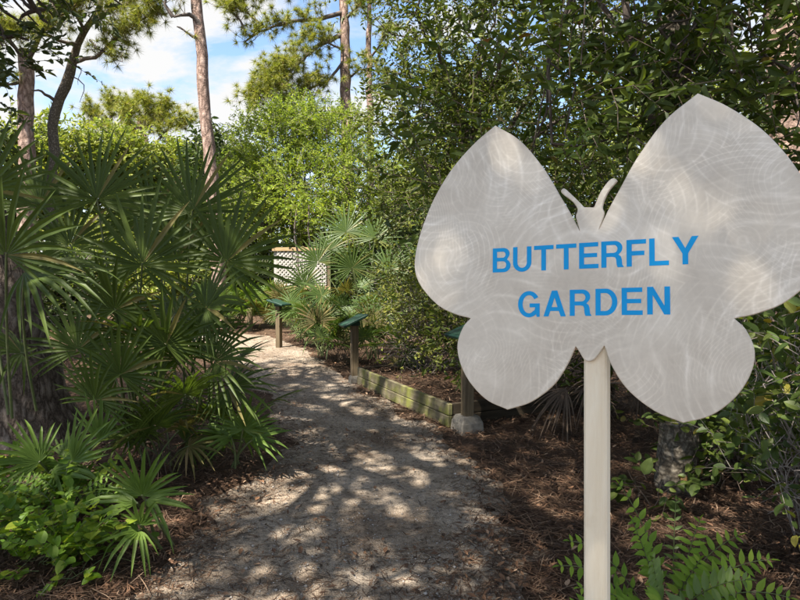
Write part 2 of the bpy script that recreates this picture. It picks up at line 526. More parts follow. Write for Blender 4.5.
# sanded sheet metal with overlapping swirl scratches
def metal_mat():
    m, t, p, out = new_mat('sanded_sheet_metal')
    tcn = t.nodes.new('ShaderNodeTexCoord')
    nd = node(t, 'TexNoise', Scale=5.0, Detail=2.0)
    t.links.new(tcn.outputs['Object'], nd.inputs['Vector'])
    mixv = t.nodes.new('ShaderNodeMixRGB'); mixv.inputs['Fac'].default_value = 0.008
    t.links.new(tcn.outputs['Object'], mixv.inputs['Color1']); t.links.new(nd.outputs['Color'], mixv.inputs['Color2'])
    tot = None
    for k, (sc, fr, wt) in enumerate([(5.2, 64.0, .12), (4.1, 80.0, .14), (3.2, 72.0, .15), (6.4, 70.0, .10), (3.7, 120.0, .14), (4.8, 150.0, .13), (3.0, 190.0, .14), (5.6, 240.0, .12), (3.4, 330.0, .13)]):
        mp_ = t.nodes.new('ShaderNodeMapping')
        mp_.inputs['Location'].default_value = (k * 3.37 + .21, k * 1.73, k * 2.91)
        mp_.inputs['Rotation'].default_value = (.3 * k, .5 * k, .2)
        t.links.new(mixv.outputs['Color'], mp_.inputs['Vector'])
        vo = node(t, 'TexVoronoi', Scale=sc)
        vo.feature = 'SMOOTH_F1'
        vo.inputs['Smoothness'].default_value = 0.0; vo.inputs['Randomness'].default_value = 1.0
        t.links.new(mp_.outputs['Vector'], vo.inputs['Vector'])
        mu = node(t, 'Math', operation='MULTIPLY'); mu.inputs[1].default_value = fr
        t.links.new(vo.outputs['Distance'], mu.inputs[0])
        fr_ = node(t, 'Math', operation='SINE'); t.links.new(mu.outputs[0], fr_.inputs[0])
        rr = ramp(t, [(0.0, (0, 0, 0)), (.55, (.04, .04, .04)), (.88, (.42, .42, .42)), (1.0, (.9, .9, .9))], fr_.outputs[0])
        nm = node(t, 'TexNoise', Scale=6.0 + k, Detail=2.0)
        mp2 = t.nodes.new('ShaderNodeMapping'); mp2.inputs['Location'].default_value = (k * 7.1, 3.3, k)
        t.links.new(tcn.outputs['Object'], mp2.inputs['Vector']); t.links.new(mp2.outputs['Vector'], nm.inputs['Vector'])
        rm = ramp(t, [(.48, (0, 0, 0)), (.72, (1, 1, 1))], nm.outputs['Fac'])
        ml = node(t, 'Math', operation='MULTIPLY'); t.links.new(rr.outputs['Color'], ml.inputs[0]); t.links.new(rm.outputs['Color'], ml.inputs[1])
        ad = node(t, 'Math', operation='MULTIPLY_ADD'); ad.inputs[1].default_value = wt
        t.links.new(ml.outputs[0], ad.inputs[0])
        if tot is not None:
            t.links.new(tot, ad.inputs[2])
        else:
            ad.inputs[2].default_value = 0
        tot = ad.outputs[0]
    # broad soft clouding of the sanded finish
    nb = node(t, 'TexNoise', Scale=7.0, Detail=4.0, Roughness=0.6, Distortion=0.8)
    t.links.new(tcn.outputs['Object'], nb.inputs['Vector'])
    ab = node(t, 'Math', operation='MULTIPLY_ADD'); ab.inputs[1].default_value = 0.5
    t.links.new(nb.outputs['Fac'], ab.inputs[0]); t.links.new(tot, ab.inputs[2])
    # fine grit
    ng = node(t, 'TexNoise', Scale=160.0, Detail=3.0)
    t.links.new(tcn.outputs['Object'], ng.inputs['Vector'])
    ag = node(t, 'Math', operation='MULTIPLY_ADD'); ag.inputs[1].default_value = 0.10
    t.links.new(ng.outputs['Fac'], ag.inputs[0]); t.links.new(ab.outputs[0], ag.inputs[2])
    r = ramp(t, [(.14, (.47, .405, .325)), (.36, (.645, .575, .475)), (.54, (.79, .715, .61)), (.8, (.95, .90, .81))], ag.outputs[0])
    t.links.new(r.outputs['Color'], p.inputs['Base Color'])
    rg = ramp(t, [(.1, (.62, .62, .62)), (.9, (.42, .42, .42))], ag.outputs[0])
    t.links.new(rg.outputs['Color'], p.inputs['Roughness'])
    p.inputs['Metallic'].default_value = 0.3
    b = t.nodes.new('ShaderNodeBump'); b.inputs['Strength'].default_value = 0.12; b.inputs['Distance'].default_value = 0.001
    t.links.new(ag.outputs[0], b.inputs['Height'])
    nw = node(t, 'TexNoise', Scale=6.0, Detail=1.0)
    t.links.new(tcn.outputs['Object'], nw.inputs['Vector'])
    b2 = t.nodes.new('ShaderNodeBump'); b2.inputs['Strength'].default_value = 0.5; b2.inputs['Distance'].default_value = 0.006
    t.links.new(nw.outputs['Fac'], b2.inputs['Height']); t.links.new(b.outputs['Normal'], b2.inputs['Normal'])
    t.links.new(b2.outputs['Normal'], p.inputs['Normal'])
    return m


M_METAL = metal_mat()
M_BLUE = plain_mat('blue_vinyl', (.002, .29, .66), (.003, .32, .70), 30, .5, 0, spec=.2)
M_SIGNPOST = wood_mat('cream_painted_post', (.76, .64, .46), (.87, .78, .61), moss=(.62, .50, .34), moss_lo=.56, moss_hi=.80, axis='Z', grain=60)
M_STEEL = plain_mat('dull_steel', (.35, .34, .33), (.5, .49, .47), 60, .4, 0, metallic=.8)


def path_mat():
    m, t, p, out = new_mat('sandy_path')
    tcn = t.nodes.new('ShaderNodeTexCoord')
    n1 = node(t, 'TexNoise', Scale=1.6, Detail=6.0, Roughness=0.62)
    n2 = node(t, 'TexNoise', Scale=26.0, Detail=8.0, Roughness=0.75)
    n3 = node(t, 'TexNoise', Scale=190.0, Detail=3.0, Roughness=0.7)
    vo = node(t, 'TexVoronoi', Scale=95.0)
    for n in (n1, n2, n3, vo):
        t.links.new(tcn.outputs['Object'], n.inputs['Vector'])
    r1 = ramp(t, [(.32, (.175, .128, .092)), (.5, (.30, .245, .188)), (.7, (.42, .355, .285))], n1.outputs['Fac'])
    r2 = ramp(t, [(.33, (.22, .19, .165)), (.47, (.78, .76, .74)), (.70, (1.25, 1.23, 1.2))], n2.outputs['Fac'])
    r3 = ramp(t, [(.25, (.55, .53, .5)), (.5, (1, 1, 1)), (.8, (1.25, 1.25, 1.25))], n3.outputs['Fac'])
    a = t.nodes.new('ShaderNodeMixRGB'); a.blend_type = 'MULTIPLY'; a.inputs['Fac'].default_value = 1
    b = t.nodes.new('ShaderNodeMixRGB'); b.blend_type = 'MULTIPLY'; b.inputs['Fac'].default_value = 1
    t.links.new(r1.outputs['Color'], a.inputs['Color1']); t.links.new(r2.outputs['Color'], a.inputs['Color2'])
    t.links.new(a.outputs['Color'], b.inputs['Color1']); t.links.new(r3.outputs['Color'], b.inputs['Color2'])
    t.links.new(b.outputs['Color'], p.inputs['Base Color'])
    p.inputs['Roughness'].default_value = 0.95
    p.inputs['Specular IOR Level'].default_value = 0.15
    ad = node(t, 'Math', operation='ADD')
    t.links.new(n2.outputs['Fac'], ad.inputs[0]); t.links.new(vo.outputs['Distance'], ad.inputs[1])
    bp = t.nodes.new('ShaderNodeBump'); bp.inputs['Strength'].default_value = 0.7; bp.inputs['Distance'].default_value = 0.012
    t.links.new(ad.outputs[0], bp.inputs['Height']); t.links.new(bp.outputs['Normal'], p.inputs['Normal'])
    return m


def soil_mat():
    m, t, p, out = new_mat('forest_soil')
    tcn = t.nodes.new('ShaderNodeTexCoord')
    n1 = node(t, 'TexNoise', Scale=2.2, Detail=6.0, Roughness=0.6)
    n2 = node(t, 'TexNoise', Scale=45.0, Detail=8.0, Roughness=0.75)
    for n in (n1, n2):
        t.links.new(tcn.outputs['Object'], n.inputs['Vector'])
    r1 = ramp(t, [(.3, (.055, .036, .024)), (.55, (.11, .068, .043)), (.75, (.19, .135, .09))], n1.outputs['Fac'])
    r2 = ramp(t, [(.3, (.4, .4, .4)), (.7, (1.2, 1.2, 1.2))], n2.outputs['Fac'])
    a = t.nodes.new('ShaderNodeMixRGB'); a.blend_type = 'MULTIPLY'; a.inputs['Fac'].default_value = 1
    t.links.new(r1.outputs['Color'], a.inputs['Color1']); t.links.new(r2.outputs['Color'], a.inputs['Color2'])
    t.links.new(a.outputs['Color'], p.inputs['Base Color'])
    p.inputs['Roughness'].default_value = 0.95
    p.inputs['Specular IOR Level'].default_value = 0.15
    bp = t.nodes.new('ShaderNodeBump'); bp.inputs['Strength'].default_value = 0.8; bp.inputs['Distance'].default_value = 0.02
    t.links.new(n2.outputs['Fac'], bp.inputs['Height']); t.links.new(bp.outputs['Normal'], p.inputs['Normal'])
    return m


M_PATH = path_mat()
M_SOIL = soil_mat()

# ------------------------------------------------------------------ ground and path
PL = np.array([(-2, -1.7, 1.4), (0, -1.5, 1.2), (2.7, -1.36, .66), (3.6, -1.26, .62), (4.3, -1.0, .56), (5.3, -1.0, .38), (5.8, -1.1, .26),
               (6.8, -1.45, -.20), (7.7, -1.85, -.60), (8.8, -2.35, -.98), (10.2, -2.9, -1.6), (11.2, -3.9, -1.95), (12, -6.5, -2.3),
               (13.0, -7.5, -3.0), (13.6, -7.5, -4.5), (14, -7, -6.9)])


def hgt(x, y):
    e = 0.05 * (vnoise(x * .55 + 7, y * .55) - .5) + 0.03 * (vnoise(x * 2.1, y * 2.1 + 9) - .5) + 0.012 * (vnoise(x * 7, y * 7) - .5)
    d = np.minimum(np.abs(x) * .02, .2)
    return e + d * (np.abs(x) > 1) * 0.3 - 0.0


def path_in(x, y):
    """signed distance-like value, > 0 on the path"""
    l = np.interp(y, PL[:, 0], PL[:, 1]); r = np.interp(y, PL[:, 0], PL[:, 2])
    w = (vnoise(x * 2.3 + 3, y * 2.3) - .5) * .34 + (vnoise(x * 9, y * 9 + 5) - .5) * .16
    d = np.minimum(x - l, r - x) + w
    return np.where((y > -2) & (y < 13.9), d, -1)


gx = np.concatenate([[-300, -150, -80, -45, -28, -18, -12, -9], np.arange(-7.6, 4.01, .04), [4.6, 6, 9, 14, 22, 40, 80, 150, 300]])
gy = np.concatenate([[-200, -100, -50, -25, -12, -6, -3, -2, -1, -.4, 0, .4, .8, 1.2], np.arange(1.5, 14.2, .04), [14.8, 16, 18, 22, 28, 36, 50, 80, 140, 250, 400]])
GX, GY = np.meshgrid(gx, gy, indexing='ij')
GZ = hgt(GX, GY)
nx, ny = len(gx), len(gy)
ii, jj = np.meshgrid(np.arange(nx - 1), np.arange(ny - 1), indexing='ij')
Q = np.stack([ii * ny + jj, (ii + 1) * ny + jj, (ii + 1) * ny + jj + 1, ii * ny + jj + 1], -1)
g = Geo()
g.add(np.stack([GX, GY, GZ], -1), Q.reshape(-1, 4))
o = g.build('ground', M_SOIL, smooth=True)
o['kind'] = 'structure'; o['label'] = 'dark woodland soil under pine straw'; o['category'] = 'ground'
SD = path_in(GX, GY)
sel = (SD[:-1, :-1] > 0) | (SD[1:, :-1] > 0) | (SD[:-1, 1:] > 0) | (SD[1:, 1:] > 0)
fq = Q[sel]
used, inv = np.unique(fq.ravel(), return_inverse=True)
PX, PY = GX.ravel()[used], GY.ravel()[used]
for _ in range(3):                      # pull the rim onto the smooth outline
    dd = path_in(PX, PY); e_ = .01
    gxx = (path_in(PX + e_, PY) - path_in(PX - e_, PY)) / (2 * e_); gyy = (path_in(PX, PY + e_) - path_in(PX, PY - e_)) / (2 * e_)
    m2 = np.maximum(gxx ** 2 + gyy ** 2, .3)
    st = np.where(dd < 0, np.clip(-dd, 0, .04) / m2, 0)
    PX, PY = PX + st * gxx, PY + st * gyy
PV = np.stack([PX, PY, hgt(PX, PY) + .004], -1)
g = Geo()
g.add(PV, inv.reshape(-1, 4))
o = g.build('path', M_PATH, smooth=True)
o['kind'] = 'structure'; o['label'] = 'grey sandy path curving away to the left between palmettos'; o['category'] = 'path'

# ------------------------------------------------------------------ butterfly sign
SU, SV, SN = A(.88035, -.47255, .04090), A(.01577, .11533, .99320), A(-.47405, -.87372, .10898)
SO = A(.304, .94934, 1.51112) - SU * .0045


def spt(x, y, z=0.0):
    return SO + SU * x + SV * y + SN * z


def smooth_run(pts, k=7):
    """Catmull-Rom through pts, ends kept as corners"""
    p = np.asarray(pts, float)
    p = np.vstack([2 * p[0] - p[1], p, 2 * p[-1] - p[-2]])
    out = []
    for i in range(1, len(p) - 2):
        for s in np.arange(k) / k:
            a, b, c, d = p[i - 1:i + 3]
            out.append(.5 * ((2 * b) + (c - a) * s + (2 * a - 5 * b + 4 * c - d) * s * s + (3 * b - a - 3 * c + d) * s ** 3))
    out.append(p[-2])
    return out


def mirror(run):
    return [(-x, y) for x, y in reversed(run)]


INNER = [(15.5, 96), (30, 127), (47, 158), (74, 206), (113, 257), (158, 291)]
OUTER = [(158, 291), (196, 265), (238, 225), (272, 176), (296, 124), (309, 80), (311, 44), (297, 12), (263, -22), (229, -38), (201, -45)]
LOWER = [(201, -45), (215, -61), (225, -90), (220, -122), (201, -156), (170, -184), (133, -198)]
BOT = [(133, -198), (94, -183), (57, -154), (34, -119), (23, -88)]
TAIL = [(23, -88), (17, -97), (8, -109), (0, -113), (-8, -110), (-15, -99), (-21, -90)]
HEAD_R = [(15.5, 96), (20, 108), (23.5, 121), (21, 131), (25, 145), (32, 158), (41, 168), (43, 172), (37, 176), (29, 171), (18, 156), (11, 140), (8, 132)]
HEAD_L = [(-6, 132), (-17, 145), (-30, 159), (-39, 167.5), (-44, 165), (-42, 159), (-25, 143.5), (-18, 131), (-20.5, 121), (-19, 112), (-14.5, 96)]
outline = []
for run in (INNER, OUTER, LOWER, BOT, TAIL, [(-21, -90)] + mirror(BOT)[1:], mirror(LOWER), mirror(OUTER), mirror(INNER)[:-1] + [(-14.5, 96)], list(reversed(HEAD_L)), list(reversed(HEAD_R))):
    outline += smooth_run(run)[:-1]
OL = np.array(outline) / 1000.0


def prism_poly(g, loops, z0, z1, mat=0, bev=0.0, f=spt):
    """extrude outer loop + holes between z1 (front) and z0 (back)"""
    loops = [np.asarray(l, float) for l in loops]
    tris = tessellate_polygon([[Vector((p[0], p[1], 0)) for p in l] for l in loops])
    allp = np.concatenate(loops)

    def inset(l, d):
        a = np.roll(l, 1, 0); c = np.roll(l, -1, 0)
        e1 = norm(l - a); e2 = norm(c - l)
        n1 = np.stack([-e1[:, 1], e1[:, 0]], 1); n2 = np.stack([-e2[:, 1], e2[:, 0]], 1)
        nn = norm(n1 + n2)
        area = .5 * np.sum(l[:, 0] * c[:, 1] - c[:, 0] * l[:, 1])
        return l + nn * d * (1 if area > 0 else -1)
    front = np.concatenate([inset(loops[0], bev)] + loops[1:]) if bev else allp
    if len(loops) == 1 and bev:
        # even triangles for the large sheet: extra points inside it
        n = len(front)
        lo, hi = front.min(0), front.max(0)
        gxs, gys = np.meshgrid(np.arange(lo[0], hi[0], .02), np.arange(lo[1], hi[1], .02))
        cand = np.stack([gxs.ravel(), gys.ravel()], 1)
        a, b = front, np.roll(front, -1, 0)
        ins = np.zeros(len(cand), bool); near = np.zeros(len(cand), bool)
        for p0, p1 in zip(a, b):
            cr_ = ((p0[1] > cand[:, 1]) != (p1[1] > cand[:, 1]))
            xx = (p1[0] - p0[0]) * (cand[:, 1] - p0[1]) / (p1[1] - p0[1] + 1e-12) + p0[0]
            ins ^= cr_ & (cand[:, 0] < xx)
            near |= np.hypot(cand[:, 0] - p0[0], cand[:, 1] - p0[1]) < .008
        cand = cand[ins & ~near]
        allv = np.concatenate([front, cand])
        r_ = delaunay_2d_cdt([Vector(p) for p in allv], [(k, (k + 1) % n) for k in range(n)], [], 1, 1e-7)
        fv = np.array([[v.x, v.y] for v in r_[0]])
        g.add(np.array([f(x, y, z1) for x, y in fv]), np.array(r_[2]), mat)
        tris_front = None
    else:
        tris_front = tris
    P = lambda pts, z: np.array([f(x, y, z) for x, y in pts])
    if tris_front is not None:
        g.add(P(front, z1), np.array(tris), mat)
    g.add(P(allp, z0), np.array(tris)[:, ::-1], mat)
    for q, l in enumerate(loops):
        n = len(l)
        rings = [P(l, z0)]
        if bev and q == 0:
            rings += [P(l, z1 - bev), P(inset(l, bev), z1)]
        else:
            rings += [P(l, z1)]
        V = np.concatenate(rings)
        F = []
        for r in range(len(rings) - 1):
            for k in range(n):
                k2 = (k + 1) % n
                F.append([r * n + k, r * n + k2, (r + 1) * n + k2, (r + 1) * n + k])
        g.add(V, np.array(F), mat)


S_ = 0.185      # stem width in cap heights


def arc(cx, cy, rx, ry, a0, a1, n=12):
    a = np.radians(np.linspace(a0, a1, n))
    return [(cx + rx * math.cos(q), cy + ry * math.sin(q)) for q in a]


def glyph(c):
    """capital letter outlines, cap height 1 -> (width, [[outer, hole, ...], ...])"""
    s, h = S_, 0.165
    if c == 'L':
        return .66, [[[(0, 0), (.66, 0), (.66, h), (s, h), (s, 1), (0, 1)]]]
    if c == 'E':
        return .72, [[[(0, 0), (.72, 0), (.72, h), (s, h), (s, .43), (.67, .43), (.67, .43 + h * .95), (s, .43 + h * .95), (s, 1 - h), (.71, 1 - h), (.71, 1), (0, 1)]]]
    if c == 'F':
        return .68, [[[(0, 0), (s, 0), (s, .41), (.62, .41), (.62, .41 + h), (s, .41 + h), (s, 1 - h), (.68, 1 - h), (.68, 1), (0, 1)]]]
    if c == 'T':
        return .78, [[[(.39 - s / 2, 0), (.39 + s / 2, 0), (.39 + s / 2, 1 - h), (.78, 1 - h), (.78, 1), (0, 1), (0, 1 - h), (.39 - s / 2, 1 - h)]]]
    if c == 'Y':
        return .86, [[[(.43 - s / 2, 0), (.43 + s / 2, 0), (.43 + s / 2, .39), (.86, 1), (.645, 1), (.43, .58), (.215, 1), (0, 1), (.43 - s / 2, .39)]]]
    if c == 'N':
        return .76, [[[(0, 0), (s, 0), (s, .70), (.565, 0), (.76, 0), (.76, 1), (.76 - s, 1), (.76 - s, .31), (.20, 1), (0, 1)]]]
    if c == 'U':
        w = .76
        return w, [[[(0, 1), (0, .36)] + arc(w / 2, .36, w / 2, .375, 180, 360, 16) + [(w, 1), (w - s, 1), (w - s, .36)] + arc(w / 2, .36, w / 2 - s, .215, 360, 180, 14) + [(s, 1)]]]
    if c == 'A':
        w = .86
        return w, [[[(0, 0), (.195, 0), (.265, .21), (.595, .21), (.665, 0), (.86, 0), (.535, 1), (.325, 1)], [(.315, .36), (.43, .73), (.545, .36)]]]
    if c == 'D':
        w = .78
        return w, [[[(0, 0), (.36, 0)] + arc(.36, .5, w - .36, .5, -90, 90, 18) + [(0, 1)], [(s, h), (s, 1 - h)] + arc(.35, .5, w - .35 - s, .5 - h, 90, -90, 16)]]
    if c == 'B':
        return .76, [[[(0, 0), (.46, 0)] + arc(.47, .275, .29, .275, -90, 62, 12) + arc(.45, .76, .27, .24, -40, 90, 11) + [(0, 1)],
                      [(s, .15), (s, .45)] + arc(.44, .30, .14, .15, 90, -90, 9), [(s, .60), (s, .85)] + arc(.43, .725, .12, .125, 90, -90, 9)]]
    if c == 'R':
        return .80, [[[(0, 0), (s, 0), (s, .40), (.40, .40)] + [(.50, .375), (.535, .30), (.55, .10), (.585, 0), (.80, 0), (.80, .03), (.755, .08), (.735, .30), (.70, .41), (.62, .475)] + arc(.48, .73, .28, .27, -48, 90, 12) + [(0, 1)],
                      [(s, .55), (s, .85)] + arc(.45, .70, .135, .15, 90, -90, 9)]]
    if c == 'G':
        o_ = arc(.44, .5, .44, .52, 32, 318, 30)
        i_ = arc(.44, .5, .255, .36, 312, 32, 26)
        return .87, [[o_ + [(.725, .09), (.75, 0), (.87, 0), (.87, .53), (.47, .53), (.47, .375), (.695, .375), (.66, .255)] + i_]]


def word(g, text, x0, x1, y0a, y0b, cap):
    """set text between x0 and x1; baseline runs y0a..y0b"""
    ws = [glyph(c)[0] for c in text]
    gap = ((x1 - x0) / cap - sum(ws)) / (len(text) - 1)
    x = x0
    for c, w in zip(text, ws):
        for loops in glyph(c)[1]:
            prism_poly(g, [[(x + px * cap, y0a + (y0b - y0a) * (x - x0) / (x1 - x0) + py * cap) for px, py in l] for l in loops], .0001, .0006)
        x += (w + gap) * cap


post_top = spt(.008, -.055, -.0235)
post_dn = norm(A(.002, -.052, -1.0))
post_base = post_top + post_dn * ((post_top[2] + .12) / -post_dn[2])
root = thing('butterfly_sign', 'butterfly shaped metal sign reading BUTTERFLY GARDEN on a cream post', 'sign', (post_base[0], post_base[1], 0))
rl = np.array(root.location)
g = Geo(); prism_poly(g, [OL], -.0045, 0, bev=.0012)
panel = g.build('panel', M_METAL, root, loc=rl)
g = Geo(); word(g, 'BUTTERFLY', -.1605, .1565, .0335, .0355, .0415)
g.build('lettering', M_BLUE, panel, loc=rl)
g = Geo(); word(g, 'GARDEN', -.1155, .1175, -.0425, -.0385, .0420)
g.build('lettering', M_BLUE, panel, loc=rl)
g = Geo()
pn = norm(SN - post_dn * np.dot(SN, post_dn)); ps = np.cross(pn, post_dn)
box_geo(g, (post_top + post_base) / 2, (ps, pn, post_dn), (.0178, .0178, np.linalg.norm(post_top - post_base) / 2), bev=.0035)
g.build('post', M_SIGNPOST, root, loc=rl)

# ------------------------------------------------------------------ trees
def build_tree(name, label, base, trunk_pts, trunk_r, lobes, leaf, mats, seed, group=None, seg=12, sub=7, limb_r=.05, cat='tree', attach=(.45, 1.0), rough=.05, limbs=True):
    """trunk_pts: world polyline from the ground up; lobes: (centre, radii, twigs);
    leaf: dict(L, W, n, tl) ; mats: (bark, leaf, twig)"""
    rng = np.random.default_rng(seed)
    root = thing(name, label, cat, base, group)
    b = np.array(root.location)
    tp = np.asarray(trunk_pts, float)
    # resample trunk
    k = max(8, int(np.sum(np.linalg.norm(np.diff(tp, axis=0), axis=1)) / .22))
    s = np.concatenate([[0], np.cumsum(np.linalg.norm(np.diff(tp, axis=0), axis=1))]); s /= s[-1]
    u = np.linspace(0, 1, k)
    tp2 = np.stack([np.interp(u, s, tp[:, q]) for q in range(3)], 1)
    tp2[1:-1] += rng.normal(size=(k - 2, 3)) * A(1, 1, .2) * np.interp(u[1:-1], s, trunk_r)[:, None] * .10
    gt = Geo()
    tube(gt, tp2, np.interp(u, s, trunk_r), seg, 0, rough=rough, rng=rng)
    gc = Geo()
    for c, r, nt in lobes:
        c, r = np.asarray(c, float), np.asarray(r, float)
        # limb from trunk into the lobe
        tt = np.clip(attach[0] + (attach[1] - attach[0]) * rng.random(), 0, 1)
        a0 = np.array([np.interp(tt, u, tp2[:, q]) for q in range(3)])
        if limbs:
            lp = wander(a0, c, 7, .10, rng, .06)
            tube(gt, lp, np.linspace(min(limb_r, np.interp(tt, s, trunk_r) * .7), limb_r * .3, 7), 6, 1)
        else:
            lp = np.array([c] * 7)
        ns = max(2, sub)
        for _ in range(ns):
            e = c + r * runit(rng, 1)[0] * (.5 + .4 * rng.random())
            sp = wander(lp[rng.integers(3, 7)] if limbs else c + r * rng.normal(size=3) * .2, e, 5, .14, rng)
            tube(gt, sp, np.linspace(limb_r * .32, limb_r * .1, 5), 4, 1, cap=False)
        U = runit(rng, nt) * (rng.random((nt, 1)) ** .42)
        # clump: keep the crown uneven with gaps
        ph = rng.random(3) * 6
        keep = (np.sin(U[:, 0] * 6 + ph[0]) + np.sin(U[:, 1] * 6 + ph[1]) + np.sin(U[:, 2] * 7 + ph[2])) > -.9 - rng.random(nt)
        U = U[keep]
        P = c + r * U
        P = P[P[:, 2] > .05]
        D = norm(norm((P - c) / r) * .6 + runit(rng, len(P)) * .8 + A(0, 0, leaf.get('up', .1)))
        tl = leaf['tl'] * (.6 + .8 * rng.random(len(P)))
        twig_sprays(gc, P, D, tl, leaf['n'], leaf['L'], leaf['W'], rng, 0, 1, r=leaf.get('r', .003), flat=leaf.get('flat', .5), blunt=leaf.get('blunt', .75), droop=leaf.get('droop', .12))
    gt.build('trunk', [mats[0], M_LIMB], root, smooth=True, loc=b)
    gc.build('crown', [mats[1], mats[2]], root, loc=b)
    return root


def build_pine(name, label, base, trunk_pts, trunk_r, limbs, mats, seed, tuft=(46, .20, .005), group=None, dens=9, twl=.45, seg=10):
    """limbs: list of (polyline, radius, tuft density multiplier)"""
    rng = np.random.default_rng(seed)
    root = thing(name, label, 'pine tree', base, group)
    b = np.array(root.location)
    gt, gc = Geo(), Geo()
    tp = np.asarray(trunk_pts, float)
    s = np.concatenate([[0], np.cumsum(np.linalg.norm(np.diff(tp, axis=0), axis=1))])
    k = max(8, int(s[-1] / .35)); s /= s[-1]
    u = np.linspace(0, 1, k)
    tp2 = np.stack([np.interp(u, s, tp[:, q]) for q in range(3)], 1)
    tp2[1:-1] += rng.normal(size=(k - 2, 3)) * A(1, 1, .1) * .018
    tube(gt, tp2, np.interp(u, s, trunk_r), seg, 0, rough=.06, rng=rng)
    for pl, r, dm in limbs:
        pl = np.asarray(pl, float)
        sl = np.concatenate([[0], np.cumsum(np.linalg.norm(np.diff(pl, axis=0), axis=1))]); ln = sl[-1]; sl = sl / ln
        kk = max(8, int(ln / .18)); uu = np.linspace(0, 1, kk)
        p2 = np.stack([np.interp(uu, sl, pl[:, q]) for q in range(3)], 1)
        p2[1:] += np.cumsum(rng.normal(size=(kk - 1, 3)) * .03, 0) * .6
        tube(gt, p2, np.linspace(r, r * .3, kk), 6, 1)
        nt = int(ln * dens * dm * 1.7)
        if nt < 1:
            continue
        ti = .2 + .8 * rng.random(nt) ** .7
        ti[0] = 1.0
        st = np.stack([np.interp(ti, uu, p2[:, q]) for q in range(3)], 1)
        dr = norm(p2[-1] - p2[0])
        D = norm(dr * .5 + runit(rng, nt) * .9 + A(0, 0, .35))
        L = twl * (.4 + .9 * rng.random(nt))
        mid = st + D * (L * .5)[:, None] + runit(rng, nt) * .04
        D2 = norm(D + A(0, 0, .35) + runit(rng, nt) * .3)
        en = mid + D2 * (L * .5)[:, None]
        prisms(gc, st, mid, np.full(nt, .010), np.full(nt, .008), 1)
        prisms(gc, mid, en, np.full(nt, .008), np.full(nt, .006), 1)
        tufts(gc, en, D2, tuft[0], tuft[1], tuft[2] * 1.5, rng)
        side = rng.random(nt) < .6
        tufts(gc, mid[side], norm(D2[side] + runit(rng, side.sum())), int(tuft[0] * .6), tuft[1] * .9, tuft[2] * 1.5, rng)
    gt.build('trunk', [mats[0], M_LIMB], root, smooth=True, loc=b)
    gc.build('crown', [mats[1], M_TWIG], root, loc=b)
    return root


# oak leaning at the left edge; unseen crown lobes added overhead to shade the foreground and sign
ob = A(-3.28, 5.15, 0)
build_tree('oak_tree', 'thick rough-barked tree trunk leaning at the left edge behind the fan palms', ob,
           [ob + A(0, 0, -.1), ob + A(-.03, 0, .25), ob + A(-.16, .02, .9), ob + A(-.33, .05, 1.7), ob + A(-.55, 0, 2.8), ob + A(-.7, -.2, 4.2), ob + A(-.9, -.8, 5.8)],
           [.46, .40, .345, .31, .28, .25, .2],
           [((-5.0, 2.6, 6.9), (1.9, 1.7, 1.0), 520), ((-3.0, 1.2, 7.3), (2.0, 1.9, .9), 560), ((-6.6, 4.4, 7.0), (1.9, 1.8, 1.1), 460),
            ((-6.4, 1.2, 7.4), (1.9, 1.7, .9), 500), ((-4.4, 4.4, 7.6), (1.9, 1.6, 1.0), 460), ((-1.6, 2.6, 7.7), (1.6, 1.7, .7), 400), ((-.6, .2, 7.6), (1.7, 1.7, .8), 460),
            ((-8.2, 3.0, 7.4), (1.6, 1.9, 1.1), 300), ((-3.6, -.9, 7.5), (1.9, 1.6, .9), 520), ((-8.6, 5.6, 7.2), (1.9, 1.5, 1.2), 260),
            ((-1.6, -2.2, 7.3), (1.9, 1.7, .9), 700), ((-1.5, -1.6, 6.5), (1.0, 1.0, .5), 220), ((-2.6, -1.7, 6.6), (1.2, 1.0, .6), 320), ((-5.8, -1.4, 7.3), (1.9, 1.7, .9), 460), ((1.2, -1.6, 7.5), (1.8, 1.7, .8), 300), ((-3.8, -3.6, 7.2), (1.9, 1.6, .9), 380), ((.4, -4.0, 7.2), (1.9, 1.6, .9), 340),
            (at(4, 36, 6.0), (.42, .5, .42), 30), (at(36, 10, 6.2), (.5, .5, .24), 26), (at(-30, 70, 5.8), (.4, .5, .5), 40), (at(84, -14, 6.3), (.5, .5, .2), 18)],
           dict(L=.10, W=.042, n=13, tl=.5, flat=.4, r=.004), (M_OAKBARK, M_OAK, M_TWIG), 11, limb_r=.09, attach=(.75, 1.0), seg=40, rough=.035)

# tall slash pine behind the palmettos (left third of the picture)
def tr(*pp):
    return [at(*q) for q in pp]


b = at(222, 262, 14.2); b[2] = 0
build_pine('pine_tree', 'tall bare pine trunk with pinkish bark against the open sky', b,
           [b] + tr((213, 200, 14.2), (206, 120, 14.2), (200, 40, 14.2), (195, -20, 14.2), (190, -110, 14.2), (186, -190, 14.2)),
           [.19, .165, .14, .13, .12, .11, .08],
           [(tr((202, 30, 14.2), (194, 18, 14.1), (185, 14, 14.0), (172, 17, 13.9)), .085, .25), (tr((173, 17, 13.9), (166, 4, 13.8), (168, -14, 13.7)), .05, 1.0),
            (tr((196, 38, 14.1), (186, 30, 14.0), (176, 24, 13.9)), .035, .2),
            (tr((200, -10, 14.2), (214, -8, 14.0), (225, -24, 13.9)), .06, .8), (tr((190, -110, 14.2), (150, -130, 13.5), (110, -120, 13.2)), .08, 1.2), (tr((190, -120, 14.2), (240, -140, 14.5), (280, -120, 14.8)), .08, 1.2)],
           (M_PINEBARK, M_NEEDLE), 21, tuft=(50, .22, .006))

